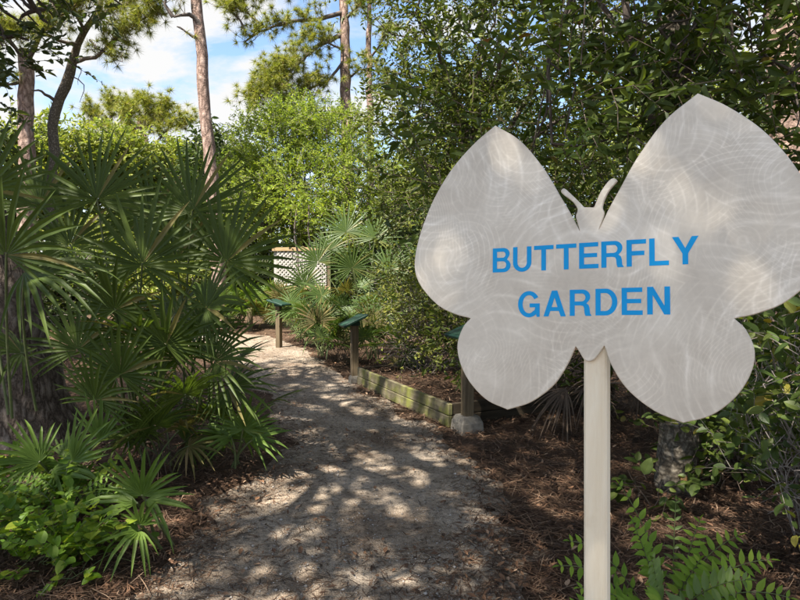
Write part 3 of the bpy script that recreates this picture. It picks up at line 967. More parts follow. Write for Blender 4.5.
b = at(28, 262, 15); b[2] = 0
build_pine('pine_tree', 'stout straight pine trunk with a broken top at the far left', b,
           [b] + tr((27, 200, 15), (26, 120, 15), (25, 66, 15), (24, 50, 15)), [.24, .2, .18, .17, .14],
           [(tr((25, 62, 15), (10, 40, 14.6), (-20, 20, 14.2)), .06, 1.5), (tr((25, 66, 15), (40, 30, 14.6), (60, 8, 14.2), (92, -16, 14)), .06, 1.9),
            (tr((22, 80, 15), (8, 84, 14.6), (-14, 66, 14.4)), .05, 1.2)],
           (M_PINEBARK, M_NEEDLE), 22, tuft=(64, .23, .006), dens=12)

b = at(50, 262, 15.5); b[2] = 0
build_pine('forked_pine_tree', 'slender forked pine with crooked dead lower branches below its crown', b,
           [b] + tr((52, 200, 15.5), (53, 130, 15.5), (56, 104, 15.5), (67, 84, 15.5), (73, 66, 15.4), (78, 40, 15.2), (96, 14, 15), (110, -20, 15)),
           [.17, .14, .125, .12, .13, .11, .08, .06, .05],
           [(tr((56, 102, 15.5), (44, 94, 15.2), (34, 92, 15.0)), .05, .0), (tr((75, 62, 15.4), (96, 56, 15), (112, 40, 14.7), (138, 24, 14.5), (160, 12, 14.4)), .055, 2.1),
            (tr((90, 40, 15), (104, 54, 14.8), (122, 60, 14.7)), .03, .6), (tr((78, 44, 15.2), (60, 40, 15), (36, 30, 14.8), (10, 34, 14.6)), .05, 2.2),
            (tr((84, 30, 15.1), (74, 4, 14.8), (56, -12, 14.6)), .05, 1.8), (tr((92, 20, 15.0), (120, 4, 14.6), (150, -4, 14.3)), .05, 2.0),
            (tr((70, 76, 15.4), (84, 84, 15.2), (86, 94, 15.2), (80, 104, 15.2)), .02, .0), (tr((58, 100, 15.5), (66, 94, 15.3), (60, 78, 15.2)), .018, .0), (tr((74, 64, 15.4), (82, 70, 15.3), (80, 86, 15.2)), .016, .0)],
           (M_GREYBARK, M_NEEDLE), 23, tuft=(64, .22, .006), dens=11)

# two distant pines whose crowns show above the far foliage
for px, d, lab, sd in ((152, 27, 'distant pine with a domed crown left of the bare trunk', 24), (118, 31, 'distant low pine with loose round needle clumps above the far foliage', 25)):
    b = at(px, 262, d); b[2] = 0
    build_pine('pine_tree', lab, b, [b] + tr((px + 1, 200, d), (px - 6, 140, d), (px - 14, 118, d)), [.2, .17, .14, .08],
               [(tr((px - 4, 140, d), (px - 20, 124, d), (px - 30, 108, d)), .07, 1.9), (tr((px - 8, 128, d), (px - 6, 112, d), (px - 6, 99, d)), .07, 2.3),
                (tr((px, 150, d), (px + 18, 130, d), (px + 40, 122, d)), .07, 1.8), (tr((px - 4, 130, d), (px + 8, 114, d), (px + 14, 104, d)), .05, 2.2), (tr((px, 160, d), (px - 20, 150, d), (px - 36, 136, d)), .05, 1.5)],
               (M_PINEBARK, M_NEEDLE), sd, tuft=(64, .33, .012), dens=8, twl=.55)

# pine in the middle with long limbs reaching left over the lime bush
d = 21
b = at(352, 262, d); b[2] = 0
build_pine('pine_tree', 'tall pine with long crooked limbs reaching over the lime green tree', b,
           [b] + tr((348, 200, d), (346, 120, d), (345, 40, d), (343, -20, d), (341, -90, d), (340, -150, d)), [.24, .22, .19, .17, .15, .12, .07],
           [(tr((345, 12, d), (322, 18, 20.5), (290, 20, 20.2), (262, 28, 20), (246, 38, 19.8)), .085, 1.1), (tr((264, 27, 20), (248, 14, 19.9), (238, -4, 19.8)), .05, 1.6), (tr((246, 36, 19.8), (240, 20, 19.7), (228, 8, 19.6)), .05, 2.2),
            (tr((345, 34, d), (320, 42, 20.5), (300, 62, 20), (270, 84, 19.6), (250, 96, 19.4)), .085, 2.2), (tr((300, 60, 20), (284, 62, 19.8), (262, 74, 19.6)), .04, 2.2),
            (tr((345, 60, d), (326, 80, 20.5), (300, 90, 20.2), (275, 102, 20)), .06, 2.0), (tr((345, -10, d), (320, -14, 20.5), (280, -8, 20.3), (250, -16, 20)), .08, 1.9),
            (tr((345, 50, d), (330, 44, 20.4), (310, 34, 20.2)), .05, 1.6), (tr((345, 20, d), (356, 6, 20.5), (368, -6, 20)), .06, 1.6), (tr((346, 80, d), (358, 70, 20.6), (372, 66, 20.4)), .05, 1.4)],
           (M_PINEBARK, M_NEEDLE), 26, tuft=(70, .25, .009), dens=10, twl=.55)
d = 23
b = at(372, 262, d); b[2] = 0
build_pine('pine_tree', 'thin dark pine trunk half hidden at the edge of the near leaves', b,
           [b] + tr((370, 200, d), (370, 110, d), (369, 30, d), (368, -60, d)), [.15, .14, .12, .10, .06],
           [(tr((370, 60, d), (380, 40, 22.5), (392, 24, 22)), .05, 1.6), (tr((369, 20, d), (360, 6, 22.6), (352, -8, 22.3)), .05, 1.6), (tr((370, 90, d), (384, 84, 22.6), (400, 78, 22)), .05, 1.6)],
           (M_PINEBARK, M_NEEDLE), 27, tuft=(44, .28, .011), dens=6, twl=.5)

# sunlit pine trunk at the top right, seen through the leaves
d = 8.5
b = at(790, 262, d); b[2] = 0
build_pine('pine_tree', 'pale pinkish pine trunk seen through leaves at the right edge', b,
           [b] + tr((789, 180, d), (786, 60, d), (782, -60, d), (778, -200, d), (775, -330, d)), [.30, .27, .25, .23, .2, .14],
           [(tr((776, -300, d), (740, -330, 8.2), (700, -320, 8)), .07, .8), (tr((776, -310, d), (820, -340, 8.8), (860, -330, 9)), .07, .8)],
           (M_PINEBARK, M_NEEDLE), 28, tuft=(40, .24, .006), dens=6)

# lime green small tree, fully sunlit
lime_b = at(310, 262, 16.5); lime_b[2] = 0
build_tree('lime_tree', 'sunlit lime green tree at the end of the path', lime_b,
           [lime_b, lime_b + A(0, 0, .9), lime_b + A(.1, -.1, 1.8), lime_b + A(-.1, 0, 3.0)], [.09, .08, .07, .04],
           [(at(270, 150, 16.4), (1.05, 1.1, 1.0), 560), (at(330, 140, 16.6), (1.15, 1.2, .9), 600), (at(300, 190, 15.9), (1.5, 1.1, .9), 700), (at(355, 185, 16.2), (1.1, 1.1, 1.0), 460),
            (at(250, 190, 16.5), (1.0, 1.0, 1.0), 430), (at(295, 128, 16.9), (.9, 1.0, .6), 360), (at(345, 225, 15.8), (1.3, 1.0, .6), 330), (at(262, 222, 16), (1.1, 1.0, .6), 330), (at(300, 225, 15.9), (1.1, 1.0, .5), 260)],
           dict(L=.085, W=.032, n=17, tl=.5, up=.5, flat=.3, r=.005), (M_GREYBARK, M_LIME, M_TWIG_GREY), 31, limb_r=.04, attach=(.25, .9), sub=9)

# far foliage closing the view
FAR = [(15, 168, 22, (2.4, 1.6, 1.9), M_FAR, 'far pale green tree behind the two left pine trunks'), (95, 172, 24, (2.4, 1.6, 1.6), M_FAR, 'far yellow green tree above the leftmost fan fronds'),
       (165, 184, 25, (2.2, 1.6, 1.6), M_FAR, 'far rounded tree just left of the bare pine trunk'), (225, 165, 20, (1.5, 1.3, 1.3), M_FARDK, 'darker bushy tree beside the foot of the bare pine trunk'),
       (400, 190, 24, (2.3, 1.6, 2.4), M_FAR, 'far green tree between the lime tree and the near leaves'), (455, 110, 26, (3, 2, 3.4), M_FARDK, 'far tall tree showing through gaps left of the sign top'),
       (560, 140, 22, (3.4, 2, 3.2), M_FARDK, 'far tree showing through gaps above the antennae'), (690, 130, 20, (3.2, 2, 3.6), M_FAR, 'far pale tree showing through gaps at upper right'),
       (800, 150, 17, (2.8, 2, 3.2), M_FARDK, 'far tree behind the pale trunk at the right edge'), (-180, 130, 15, (2.4, 1.6, 2.4), M_FARDK, 'far dark tree beyond the left edge shrubs'), (-360, 120, 14, (2.6, 1.6, 2.6), M_FARDK, 'far dark tree outermost on the left'), (-70, 150, 20, (2.4, 1.6, 2.4), M_FARDK, 'far dark tree at the extreme left edge')]
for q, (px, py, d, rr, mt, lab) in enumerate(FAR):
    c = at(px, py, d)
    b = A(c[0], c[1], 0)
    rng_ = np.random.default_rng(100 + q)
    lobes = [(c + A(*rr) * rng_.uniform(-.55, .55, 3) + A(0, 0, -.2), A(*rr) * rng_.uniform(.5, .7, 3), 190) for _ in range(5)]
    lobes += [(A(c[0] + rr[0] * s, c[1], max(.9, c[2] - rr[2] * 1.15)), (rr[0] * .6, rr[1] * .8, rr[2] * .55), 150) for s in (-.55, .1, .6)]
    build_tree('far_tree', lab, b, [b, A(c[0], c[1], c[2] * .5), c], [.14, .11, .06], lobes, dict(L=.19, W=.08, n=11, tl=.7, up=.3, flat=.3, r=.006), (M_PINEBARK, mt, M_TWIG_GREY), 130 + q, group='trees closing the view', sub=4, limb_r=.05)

UND = [(-60, 9.0, (1.3, .9, 1.1), 'M_FARDK', 'bushy shrub just behind the leaning trunk at the left edge'), (-230, 9.5, (1.7, 1.0, 1.5), 'M_FARDK', 'tall shrub further left than the leaning trunk'), (-420, 8.5, (1.7, 1.0, 1.5), 'M_FARDK', 'tall shrub outermost on the left side'), (240, 21, (1.6, .8, 1.7), 'M_FAR', 'tall shrub left of and beyond the lattice'), (300, 21.5, (1.6, .8, 1.7), 'M_FARDK', 'tall shadowy shrub beyond the middle of the lattice'), (360, 20.5, (1.7, .8, 1.8), 'M_FAR', 'tall shrub right of and beyond the lattice'), (425, 18, (1.7, .8, 2.0), 'M_FARDK', 'tall shrub beyond the sunlit palmettos'), (90, 19, (2.0, .8, 1.6), 'M_FAR', 'tall shrub beyond the dark left fans'), (170, 20, (1.8, .8, 1.6), 'M_FAR', 'tall shrub left of the bare pine trunk foot'), (-20, 18, (2.2, .8, 1.8), 'M_FARDK', 'tall shrub beyond the leaning trunk'), (150, 15.5, (1.3, .8, 1.0), 'M_FAR', 'low pale shrub beyond the left clump of palmettos'), (60, 14.5, (1.5, .8, 1.1), 'M_FARDK', 'low shrub glimpsed through the dark left fans'), (-30, 13.5, (1.5, .8, 1.2), 'M_FARDK', 'low shrub behind the leaning trunk'),
       (205, 18.5, (1.4, .9, .9), 'M_FAR', 'low shrub left of the lattice far across the clearing'), (255, 19, (1.3, .8, .8), 'M_FARDK', 'low shadowy shrub directly left behind the lattice'), (330, 18.5, (1.6, .8, .8), 'M_FARDK', 'low shrub directly behind the lattice fence'),
       (385, 15, (1.4, .8, .9), 'M_FARDK', 'low shrub between lattice and twiggy shrub'), (440, 13.5, (1.3, .8, 1.0), 'M_FARDK', 'low shrub behind the twiggy shrub'), (520, 12.5, (1.5, .8, 1.2), 'M_FARDK', 'low shrub behind the left wing of the sign'),
       (620, 11.5, (1.5, .8, 1.2), 'M_FARDK', 'low shrub behind the antennae of the sign'), (720, 10.5, (1.5, .8, 1.3), 'M_FARDK', 'low shrub behind the right wing of the sign'), (820, 9.5, (1.4, .8, 1.3), 'M_FARDK', 'low shrub at the right edge behind the leafy shrub')]
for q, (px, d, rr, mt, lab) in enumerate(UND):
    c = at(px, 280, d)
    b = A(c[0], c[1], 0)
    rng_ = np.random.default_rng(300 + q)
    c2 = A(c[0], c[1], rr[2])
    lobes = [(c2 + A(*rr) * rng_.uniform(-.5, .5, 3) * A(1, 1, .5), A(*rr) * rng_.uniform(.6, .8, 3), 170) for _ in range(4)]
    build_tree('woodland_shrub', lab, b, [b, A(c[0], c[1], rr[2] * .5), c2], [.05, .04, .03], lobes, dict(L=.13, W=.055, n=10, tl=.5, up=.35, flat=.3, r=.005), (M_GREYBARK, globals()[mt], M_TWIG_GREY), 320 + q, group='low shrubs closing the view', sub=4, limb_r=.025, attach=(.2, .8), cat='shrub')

# right-hand trees: near one standing on the banded trunk, middle one further back
nb = A(1.93, 4.1, 0)
near_tree = build_tree('laurel_tree', 'near dark leafy tree on a banded grey trunk behind the sign', nb,
           [nb + A(0, 0, -.1), nb + A(0, 0, .15), nb + A(-.02, 0, .8), nb + A(.05, .1, 1.8), nb + A(.0, .2, 3.2), nb + A(.1, 0, 5.0)], [.155, .13, .115, .10, .08, .055],
           [((1.0, 4.0, 2.35), (1.0, 1.0, .75), 150), ((2.3, 3.6, 2.7), (1.1, 1.0, .8), 170), ((1.5, 4.2, 3.6), (1.3, 1.1, .8), 170), ((3.3, 4.0, 3.2), (1.2, 1.1, 1.0), 200),
            ((.9, 4.6, 4.4), (1.2, 1.2, .7), 170), ((2.6, 4.2, 4.7), (1.5, 1.3, .8), 220), ((2.9, 3.4, 1.75), (.9, .8, .6), 120),
            ((.6, 3.0, 6.2), (1.6, 1.5, .8), 110), ((2.4, 2.4, 6.4), (1.7, 1.5, .9), 130), ((1.2, 5.2, 6.0), (1.7, 1.4, .9), 130), ((3.4, 5.4, 5.6), (1.6, 1.4, 1.0), 200), ((-.2, 1.4, 6.9), (1.4, 1.4, .7), 120), (at(735, 70, 3.5), (.5, .4, .4), 80), (at(660, 30, 3.6), (.5, .4, .35), 60)],
           dict(L=.088, W=.034, n=12, tl=.42, flat=.4, r=.0032, droop=.2), (M_GREYBARK, M_BROAD, M_TWIG), 41, limb_r=.03, attach=(.4, 1.0), sub=8, seg=24, rough=.03)
rng = np.random.default_rng(44)
g = Geo()
P = np.array([at(572, 150, 2.7), at(580, 146, 2.72), at(566, 160, 2.75), at(586, 168, 2.7), at(470, 30, 3.6), at(720, 40, 3.0)])
twig_sprays(g, P, norm(A(-.2, -.6, .5) + rng.normal(size=(6, 3)) * .4), np.full(6, .09), 8, .055, .02, rng, r=.002, flat=.3)
g.build('young_leaves', [M_FERN_YOUNG, M_TWIG], near_tree, loc=np.array(near_tree.location))
mb = A(.85, 8.3, 0)
build_tree('laurel_tree', 'middle dense small-leaved tree overhanging the planter left of the sign', mb,
           [mb, mb + A(.05, 0, .9), mb + A(.1, -.1, 2.2), mb + A(.0, -.1, 3.6)], [.12, .10, .085, .05],
           [((.55, 7.6, 2.5), (.95, .9, .7), 270), ((.4, 7.9, 3.5), (1.0, 1.0, .65), 240), ((1.6, 7.6, 3.0), (1.1, 1.0, .9), 260), ((1.2, 7.4, 4.1), (1.3, 1.0, .6), 250), ((.2, 7.8, 4.75), (.75, .9, .5), 130),
            ((2.7, 7.6, 3.7), (1.2, 1.0, 1.1), 240), ((2.2, 7.4, 2.0), (1.2, .9, .8), 240), ((1.1, 7.5, 1.75), (.8, .7, .5), 150), ((1.0, 7.6, 5.3), (1.5, 1.2, .7), 240), ((3.6, 7.8, 2.6), (1.2, 1.0, 1.2), 240), ((3.2, 7.8, 5.2), (1.6, 1.2, .9), 240)],
           dict(L=.074, W=.029, n=15, tl=.42, flat=.35, r=.003), (M_GREYBARK, M_MID, M_TWIG), 42, limb_r=.045, attach=(.35, 1.0), sub=8)

# ------------------------------------------------------------------ shrubs
def build_shrub(name, label, base, stems, lobes, leaf, mats, seed, stem_r=.008, sub=10, cat='shrub', group=None):
    """many bare stems fan up from one foot into leafy lobes"""
    rng = np.random.default_rng(seed)
    root = thing(name, label, cat, base, group)
    b = np.array(root.location)
    gs, gl = Geo(), Geo()
    for c, r, nt in lobes:
        c, r = np.asarray(c, float), np.asarray(r, float)
        for _ in range(stems):
            e = c + r * runit(rng, 1)[0] * (.3 + .7 * rng.random())
            st = np.asarray(base) + A(*(rng.normal(size=2) * .10), .0)
            pl = wander(st, e, 8, .10, rng, .05)
            tube(gs, pl, np.linspace(stem_r, stem_r * .35, 8), 5, 0)
            for _q in range(sub // 3):
                k = rng.integers(3, 7)
                e2 = pl[k] + runit(rng, 1)[0] * r * .55
                tube(gs, wander(pl[k], e2, 5, .15, rng), np.linspace(stem_r * .5, stem_r * .2, 5), 4, 0, cap=False)
        U = runit(rng, nt) * (rng.random((nt, 1)) ** .5)
        P = c + r * U
        P = P[P[:, 2] > .04]
        D = norm(norm((P - c) / r) * .5 + runit(rng, len(P)) * .8 + A(0, 0, leaf.get('up', .2)))
        twig_sprays(gl, P, D, leaf['tl'] * (.6 + .8 * rng.random(len(P))), leaf['n'], leaf['L'], leaf['W'], rng, 0, 1, r=leaf.get('r', .002), flat=leaf.get('flat', .5), blunt=leaf.get('blunt', .75), droop=leaf.get('droop', .12), oval=leaf.get('oval'))
    gs.build('stems', [mats[0]], root, smooth=True, loc=b)
    gl.build('foliage', [mats[1], mats[0]], root, loc=b)
    return root


build_shrub('twiggy_shrub', 'sparse twiggy shrub with small yellow green leaves behind the planter', A(.35, 8.0, 0), 16,
            [((.15, 7.55, 1.2), (.62, .45, .42), 260), ((.85, 7.4, 1.05), (.6, .45, .5), 230), ((.5, 7.5, .6), (.75, .4, .4), 90)],
            dict(L=.055, W=.026, n=8, tl=.3, flat=.3), (M_TWIG_GREY, M_SPARSE), 51, stem_r=.009, sub=24)
build_shrub('dark_shrub', 'dark low shrub in the shade behind the sign post', A(1.2, 6.3, 0), 8,
            [((1.0, 6.4, .8), (.7, .6, .6), 150), ((1.9, 6.2, .9), (.9, .6, .7), 190), ((2.8, 6.0, 1.0), (.9, .7, .8), 190)],
            dict(L=.09, W=.035, n=9, tl=.35, flat=.4), (M_TWIG, M_MID), 52, stem_r=.012)
build_shrub('leafy_shrub', 'leafy shrub with some yellow leaves and bare twigs at the right edge', A(2.35, 3.05, 0), 9,
            [(at(770, 335, 2.7), (.24, .3, .22), 34), (at(775, 420, 2.8), (.24, .25, .25), 34), ((1.98, 2.8, 1.08), (.26, .3, .32), 40), ((2.2, 2.75, .55), (.36, .35, .42), 50), ((2.35, 3.2, 1.35), (.4, .4, .4), 45), ((1.95, 3.1, .62), (.28, .25, .34), 26), ((1.72, 2.35, .75), (.13, .16, .26), 14), ((1.75, 2.45, 1.15), (.12, .16, .14), 10)],
            dict(L=.068, W=.040, n=6, tl=.26, flat=.6, up=.35, oval=0.0), (M_TWIG_GREY, M_SHRUB), 53, stem_r=.006, sub=9)
build_shrub('broadleaf_seedling', 'low dark broad-leaved seedling at the foot of the banded trunk', A(1.62, 3.75, 0), 4,
            [((1.6, 3.7, .18), (.26, .2, .1), 10)], dict(L=.09, W=.055, n=5, tl=.16, flat=.8, oval=0.0), (M_TWIG, M_BROAD), 54, stem_r=.004, sub=3, cat='plant')
build_shrub('understory_shrub', 'deep green shrub filling the shade right of the banded trunk', A(3.3, 4.9, 0), 8,
            [((2.9, 4.8, .7), (.8, .6, .6), 130), ((3.7, 4.6, 1.1), (.9, .7, .9), 170), ((2.6, 5.6, 1.3), (.9, .6, .7), 150)],
            dict(L=.08, W=.04, n=8, tl=.32, flat=.5), (M_TWIG, M_BROAD), 55, stem_r=.01)

build_shrub('understory_shrub', 'low green shrub in the shade just right of the banded trunk foot', A(2.6, 4.5, 0), 7,
            [((2.3, 4.35, .42), (.5, .4, .36), 70), ((2.9, 4.2, .6), (.6, .5, .5), 90), ((2.15, 3.9, .25), (.3, .25, .2), 30)],
            dict(L=.075, W=.042, n=7, tl=.28, flat=.55, oval=0.0), (M_TWIG, M_BROAD), 56, stem_r=.007)

# ------------------------------------------------------------------ fan palms
def frond(parent, org, foot, hub, axis, nrm, R, spread, n, mat, smat, rng, droop=.10, fold=.16, split=.36, stalk_r=.007, wid=1.0):
    if mat is M_PALM_YOUNG:
        split, n, wid = .22, int(n * 1.1), 1.7
    """one fan leaf: pleated blade split into leaflets, on a stalk from foot to hub"""
    axis = norm(axis); nrm = norm(np.asarray(nrm, float) - axis * np.dot(axis, nrm)); side = np.cross(axis, nrm)
    n = max(5, int(n * .88)) if mat is not M_PALM_YOUNG else n
    th = np.linspace(-spread, spread, n) + rng.normal(size=n) * .022
    dth = 2 * spread / (n - 1)
    ts = np.array([.03, split, split + .16, .74, .90, 1.0])
    g = Geo()
    Vs = np.empty((n, len(ts), 3, 3))
    for i in range(n):
        d = math.cos(th[i]) * axis + math.sin(th[i]) * side
        w = np.cross(nrm, d)
        ln = R * (1 - .30 * abs(th[i] / spread) ** 1.6) * (1 + rng.normal() * .05)
        dr = droop * (1 + rng.normal() * .5) + (rng.uniform(.15, .45) if rng.random() < .06 else 0)
        bend = rng.normal() * .05
        wmax = split * ln * math.tan(dth / 2) * wid
        hw = np.array([.03 * ln * math.tan(dth / 2), wmax, wmax * .90, wmax * .67, wmax * .35, .0006])
        lift = nrm * .10 * ln
        for k, t_ in enumerate(ts):
            c = hub + d * ln * t_ + lift * (t_ - t_ * t_) * 1.2 + A(0, 0, -1) * dr * ln * max(0, t_ - .3) ** 2 * 2.0 + w * bend * ln * max(0, t_ - split) ** 1.5
            Vs[i, k, 0] = c - w * hw[k]; Vs[i, k, 2] = c + w * hw[k]
            Vs[i, k, 1] = c - nrm * (fold * 2.4 * hw[k])
    K = len(ts)
    b = np.arange(n)[:, None] * K * 3
    fs = []
    for k in range(K - 1):
        fs.append(b + np.array([[k * 3, (k + 1) * 3, (k + 1) * 3 + 1, k * 3 + 1]]))
        fs.append(b + np.array([[k * 3 + 1, (k + 1) * 3 + 1, (k + 1) * 3 + 2, k * 3 + 2]]))
    g.add(Vs, np.concatenate(fs))
    fo = g.build('frond', mat, parent, loc=org)
    g2 = Geo()
    tt = np.linspace(0, 1, 8)[:, None]
    ctrl = foot * .45 + hub * .55 + A(0, 0, .12) * np.linalg.norm(hub - foot) - axis * .10 * np.linalg.norm(hub - foot)
    pl = foot * (1 - tt) ** 2 + ctrl * 2 * tt * (1 - tt) + (hub + axis * R * .02) * tt ** 2
    tube(g2, pl, np.linspace(stalk_r * 1.4, stalk_r, 8), 5)
    g2.build('stalk', smat, fo, smooth=True, loc=org)
    return fo


M_PALM_AGED = leaf_mat('ageing_palmetto_leaf', [(0, (.10, .10, .03)), (.5, (.16, .13, .045)), (1, (.24, .17, .08))], rough=.65, trans=.25, spec=.2)


def palmetto(name, label, foot, fronds, rand, mat, smat, seed, group=None, dead=0):
    """fronds: explicit (hub, axis, normal, R, spread deg, n, droop); rand: dict for the filler fronds"""
    rng = np.random.default_rng(seed)
    foot = np.asarray(foot, float)
    root = thing(name, label, 'fan palm', (foot[0], foot[1], 0), group)
    org = np.array(root.location)
    for hub, ax, nr, R, sp, n, dr in fronds:
        f0 = foot + A(*(rng.normal(size=2) * .06), 0)
        frond(root, org, f0, np.asarray(hub), ax, nr, R, R_(sp), n, mat, smat, rng, droop=dr)
    for k in range(rand.get('n', 0)):
        az = rand.get('az0', 0) + (k + rng.random() * .7) / max(1, rand['n']) * rand.get('azr', 2 * math.pi)
        el = R_(rng.uniform(*rand.get('el', (25, 80))))
        L = rand['L'] * rng.uniform(.6, 1.15)
        dv = A(math.cos(az) * math.cos(el), math.sin(az) * math.cos(el), math.sin(el))
        hub = foot + dv * L + A(0, 0, .04)
        hub[2] = max(hub[2], .12)
        ax = norm(dv + A(0, 0, -.25) + rng.normal(size=3) * .18)
        nr = norm(A(-math.cos(az) * math.sin(el), -math.sin(az) * math.sin(el), math.cos(el)) + rng.normal(size=3) * .3)
        frond(root, org, foot + A(*(rng.normal(size=2) * .05), 0), hub, ax, nr, rand['R'] * rng.uniform(.75, 1.1), R_(rng.uniform(95, 140)), rand.get('nl', 26), M_PALM_AGED if rng.random() < .14 else mat, smat, rng, droop=rng.uniform(.05, .25), stalk_r=rand.get('sr', .006))
    for k in range(dead):
        az = rng.random() * 6.28
        dv = A(math.cos(az), math.sin(az), -.1)
        hub = foot + dv * .35 * rand.get('L', .5) + A(0, 0, .05)
        frond(root, org, foot, hub, norm(dv + A(0, 0, -.8)), norm(A(math.cos(az), math.sin(az), .5)), rand.get('R', .4) * .9, R_(55), 18, M_PALM_DEAD, M_STALK_DEAD, rng, droop=.3, wid=.6)
    return root


TO = A(0, -1, .15)         # blade normal for fronds turned to the path
GL = 'saw palmettos left of the path'
palmetto('palmetto', 'tall dark palmetto with upright fans in front of the pine trunks at left', A(-2.15, 4.9, .35),
         [(at(97, 200, 4.6), A(.02, .25, 1), A(.1, -1, .3), .64, 118, 30, .02), (at(40, 205, 5.0), A(-.2, .3, 1), A(.3, -1, .2), .62, 105, 28, .05),
          (at(142, 265, 4.4), A(.12, .1, 1), A(0, -1, .25), .62, 135, 30, .06), (at(70, 245, 4.9), A(-.3, .2, 1), A(.2, -1, .4), .55, 120, 26, .1), (at(115, 310, 4.3), A(.1, -.3, .9), A(0, -.8, .6), .5, 130, 26, .15)],
         dict(n=5, L=.9, R=.52, el=(15, 60)), M_PALM, M_STALK, 61, GL, dead=3)
palmetto('palmetto', 'dark palmetto whose fans spread furthest right against the lime tree', A(-1.75, 5.05, .35),
         [(at(192, 212, 4.7), A(.12, .2, 1), A(0, -1, .25), .63, 112, 30, .02), (at(226, 262, 4.5), A(.45, .0, .9), A(-.1, -1, .3), .64, 128, 30, .08),
          (at(176, 262, 4.9), A(-.1, .2, 1), A(0, -1, .2), .55, 120, 28, .06), (at(206, 308, 4.3), A(.5, -.2, .5), A(0, -.7, .7), .48, 130, 26, .14), (at(150, 215, 5.2), A(-.25, .2, 1), A(.1, -1, .2), .55, 110, 26, .05)],
         dict(n=4, L=.8, R=.5, el=(15, 55)), M_PALM, M_STALK, 62, GL, dead=3)
palmetto('palmetto', 'paler palmetto with long folded leaflets hanging in front of the leaning trunk', A(-2.55, 3.95, .55),
         [(at(24, 272, 3.6), A(.75, -.25, -.05), A(-.2, -.55, .8), .62, 62, 16, .28), (at(6, 255, 3.5), A(.35, -.2, .9), A(.1, -.8, .4), .6, 100, 22, .12),
          (at(-14, 190, 3.9), A(.3, .1, 1), A(.2, -1, .2), .52, 90, 20, .06)],
         dict(n=0, L=.6, R=.5), M_PALM, M_STALK, 63, GL)
palmetto('palmetto', 'low bushy palmetto at the path edge in the middle of the left clump', A(-1.42, 4.75, .2),
         [(at(166, 345, 4.2), A(-.1, -.25, 1), A(0, -1, .4), .46, 150, 30, .1), (at(214, 362, 4.3), A(.75, -.2, .35), A(-.1, -.8, .7), .46, 135, 30, .15), (at(228, 388, 4.4), A(.8, -.2, .1), A(0, -.6, .9), .42, 120, 26, .18),
          (at(185, 395, 4.1), A(.2, -.6, .5), A(0, -.5, .9), .42, 140, 28, .18), (at(205, 330, 4.6), A(.6, .0, .8), A(-.1, -1, .4), .42, 125, 26, .1)],
         dict(n=4, L=.5, R=.42, el=(10, 60)), M_PALM, M_STALK, 64, GL, dead=2)
palmetto('palmetto', 'shaded palmetto deep inside the left clump near the leaning trunk', A(-1.95, 4.45, .2),
         [(at(120, 375, 3.9), A(.2, -.2, 1), A(0, -1, .3), .45, 125, 26, .1), (at(78, 350, 4.2), A(-.1, .1, 1), A(.1, -1, .3), .45, 120, 26, .1), (at(95, 400, 3.8), A(.3, -.3, .9), A(0, -1, .5), .40, 115, 24, .14)],
         dict(n=3, L=.5, R=.40, el=(25, 75)), M_PALM, M_STALK, 65, GL, dead=3)
palmetto('palmetto', 'lowest spiky palmetto between the bushy clump and the nearest seedling', A(-1.78, 4.35, .08), [], dict(n=9, L=.32, R=.36, el=(15, 75), nl=22, sr=.005), M_PALM, M_STALK, 167, GL, dead=2)
palmetto('palmetto', 'back palmetto rising behind the left clump towards the lattice', A(-2.9, 7.1, .3),
         [(at(170, 235, 6.9), A(.2, .1, 1), A(0, -1, .3), .55, 120, 26, .06), (at(215, 240, 6.8), A(.3, .0, 1), A(0, -1, .3), .52, 120, 26, .08), (at(130, 230, 7.0), A(-.1, .1, 1), A(0, -1, .3), .55, 120, 26, .08)],
         dict(n=5, L=.7, R=.5), M_PALM, M_STALK, 66, GL)
GY_ = 'young palmettos along the left path edge'
palmetto('young_palmetto', 'small bright palmetto seedling standing alone at the path edge', A(-1.2, 4.45, .05),
         [(at(243, 430, 4.4), A(.05, -.1, 1), A(0, -1, .3), .34, 110, 16, .12), (at(252, 440, 4.4), A(.8, -.1, .3), A(0, -.8, .7), .30, 60, 9, .25), (at(232, 438, 4.4), A(-.6, -.2, .3), A(0, -.8, .7), .28, 60, 9, .25)],
         dict(n=3, L=.22, R=.28, nl=12, sr=.004), M_PALM_YOUNG, M_STALK, 67, GY_)
palmetto('young_palmetto', 'nearest bright young palmetto with narrow leaflets at the lower left', A(-1.34, 3.12, .03),
         [(at(142, 496, 3.1), A(.02, -.15, 1), A(0, -1, .25), .33, 82, 13, .12), (at(146, 500, 3.05), A(.9, -.2, .0), A(0, -.5, 1), .27, 40, 6, .2), (at(138, 503, 3.05), A(-.9, -.2, .12), A(0, -.5, 1), .28, 35, 5, .2),
          (at(139, 530, 3.0), A(-.3, -.5, .0), A(.1, -.6, .8), .22, 95, 11, .5), (at(140, 525, 3.0), A(.2, -.2, .9), A(0, -1, .3), .2, 60, 7, .2)],
         dict(n=0, L=.2, R=.2), M_PALM_YOUNG, M_STALK, 68, GY_)
palmetto('young_palmetto', 'yellow green young palmetto below the leaning trunk at the left edge', A(-2.3, 3.85, .05),
         [(at(40, 462, 3.7), A(-.55, -.2, .55), A(.2, -.8, .6), .36, 85, 14, .2), (at(72, 462, 3.6), A(.55, -.1, .85), A(-.2, -1, .3), .42, 42, 8, .08), (at(52, 470, 3.7), A(.7, -.3, .15), A(0, -.7, .8), .42, 45, 7, .2), (at(100, 440, 3.8), A(.1, 0, 1), A(0, -1, .2), .36, 50, 9, .06)],
         dict(n=2, L=.25, R=.3, nl=12, sr=.004), M_PALM_YOUNG, M_STALK, 69, GY_)

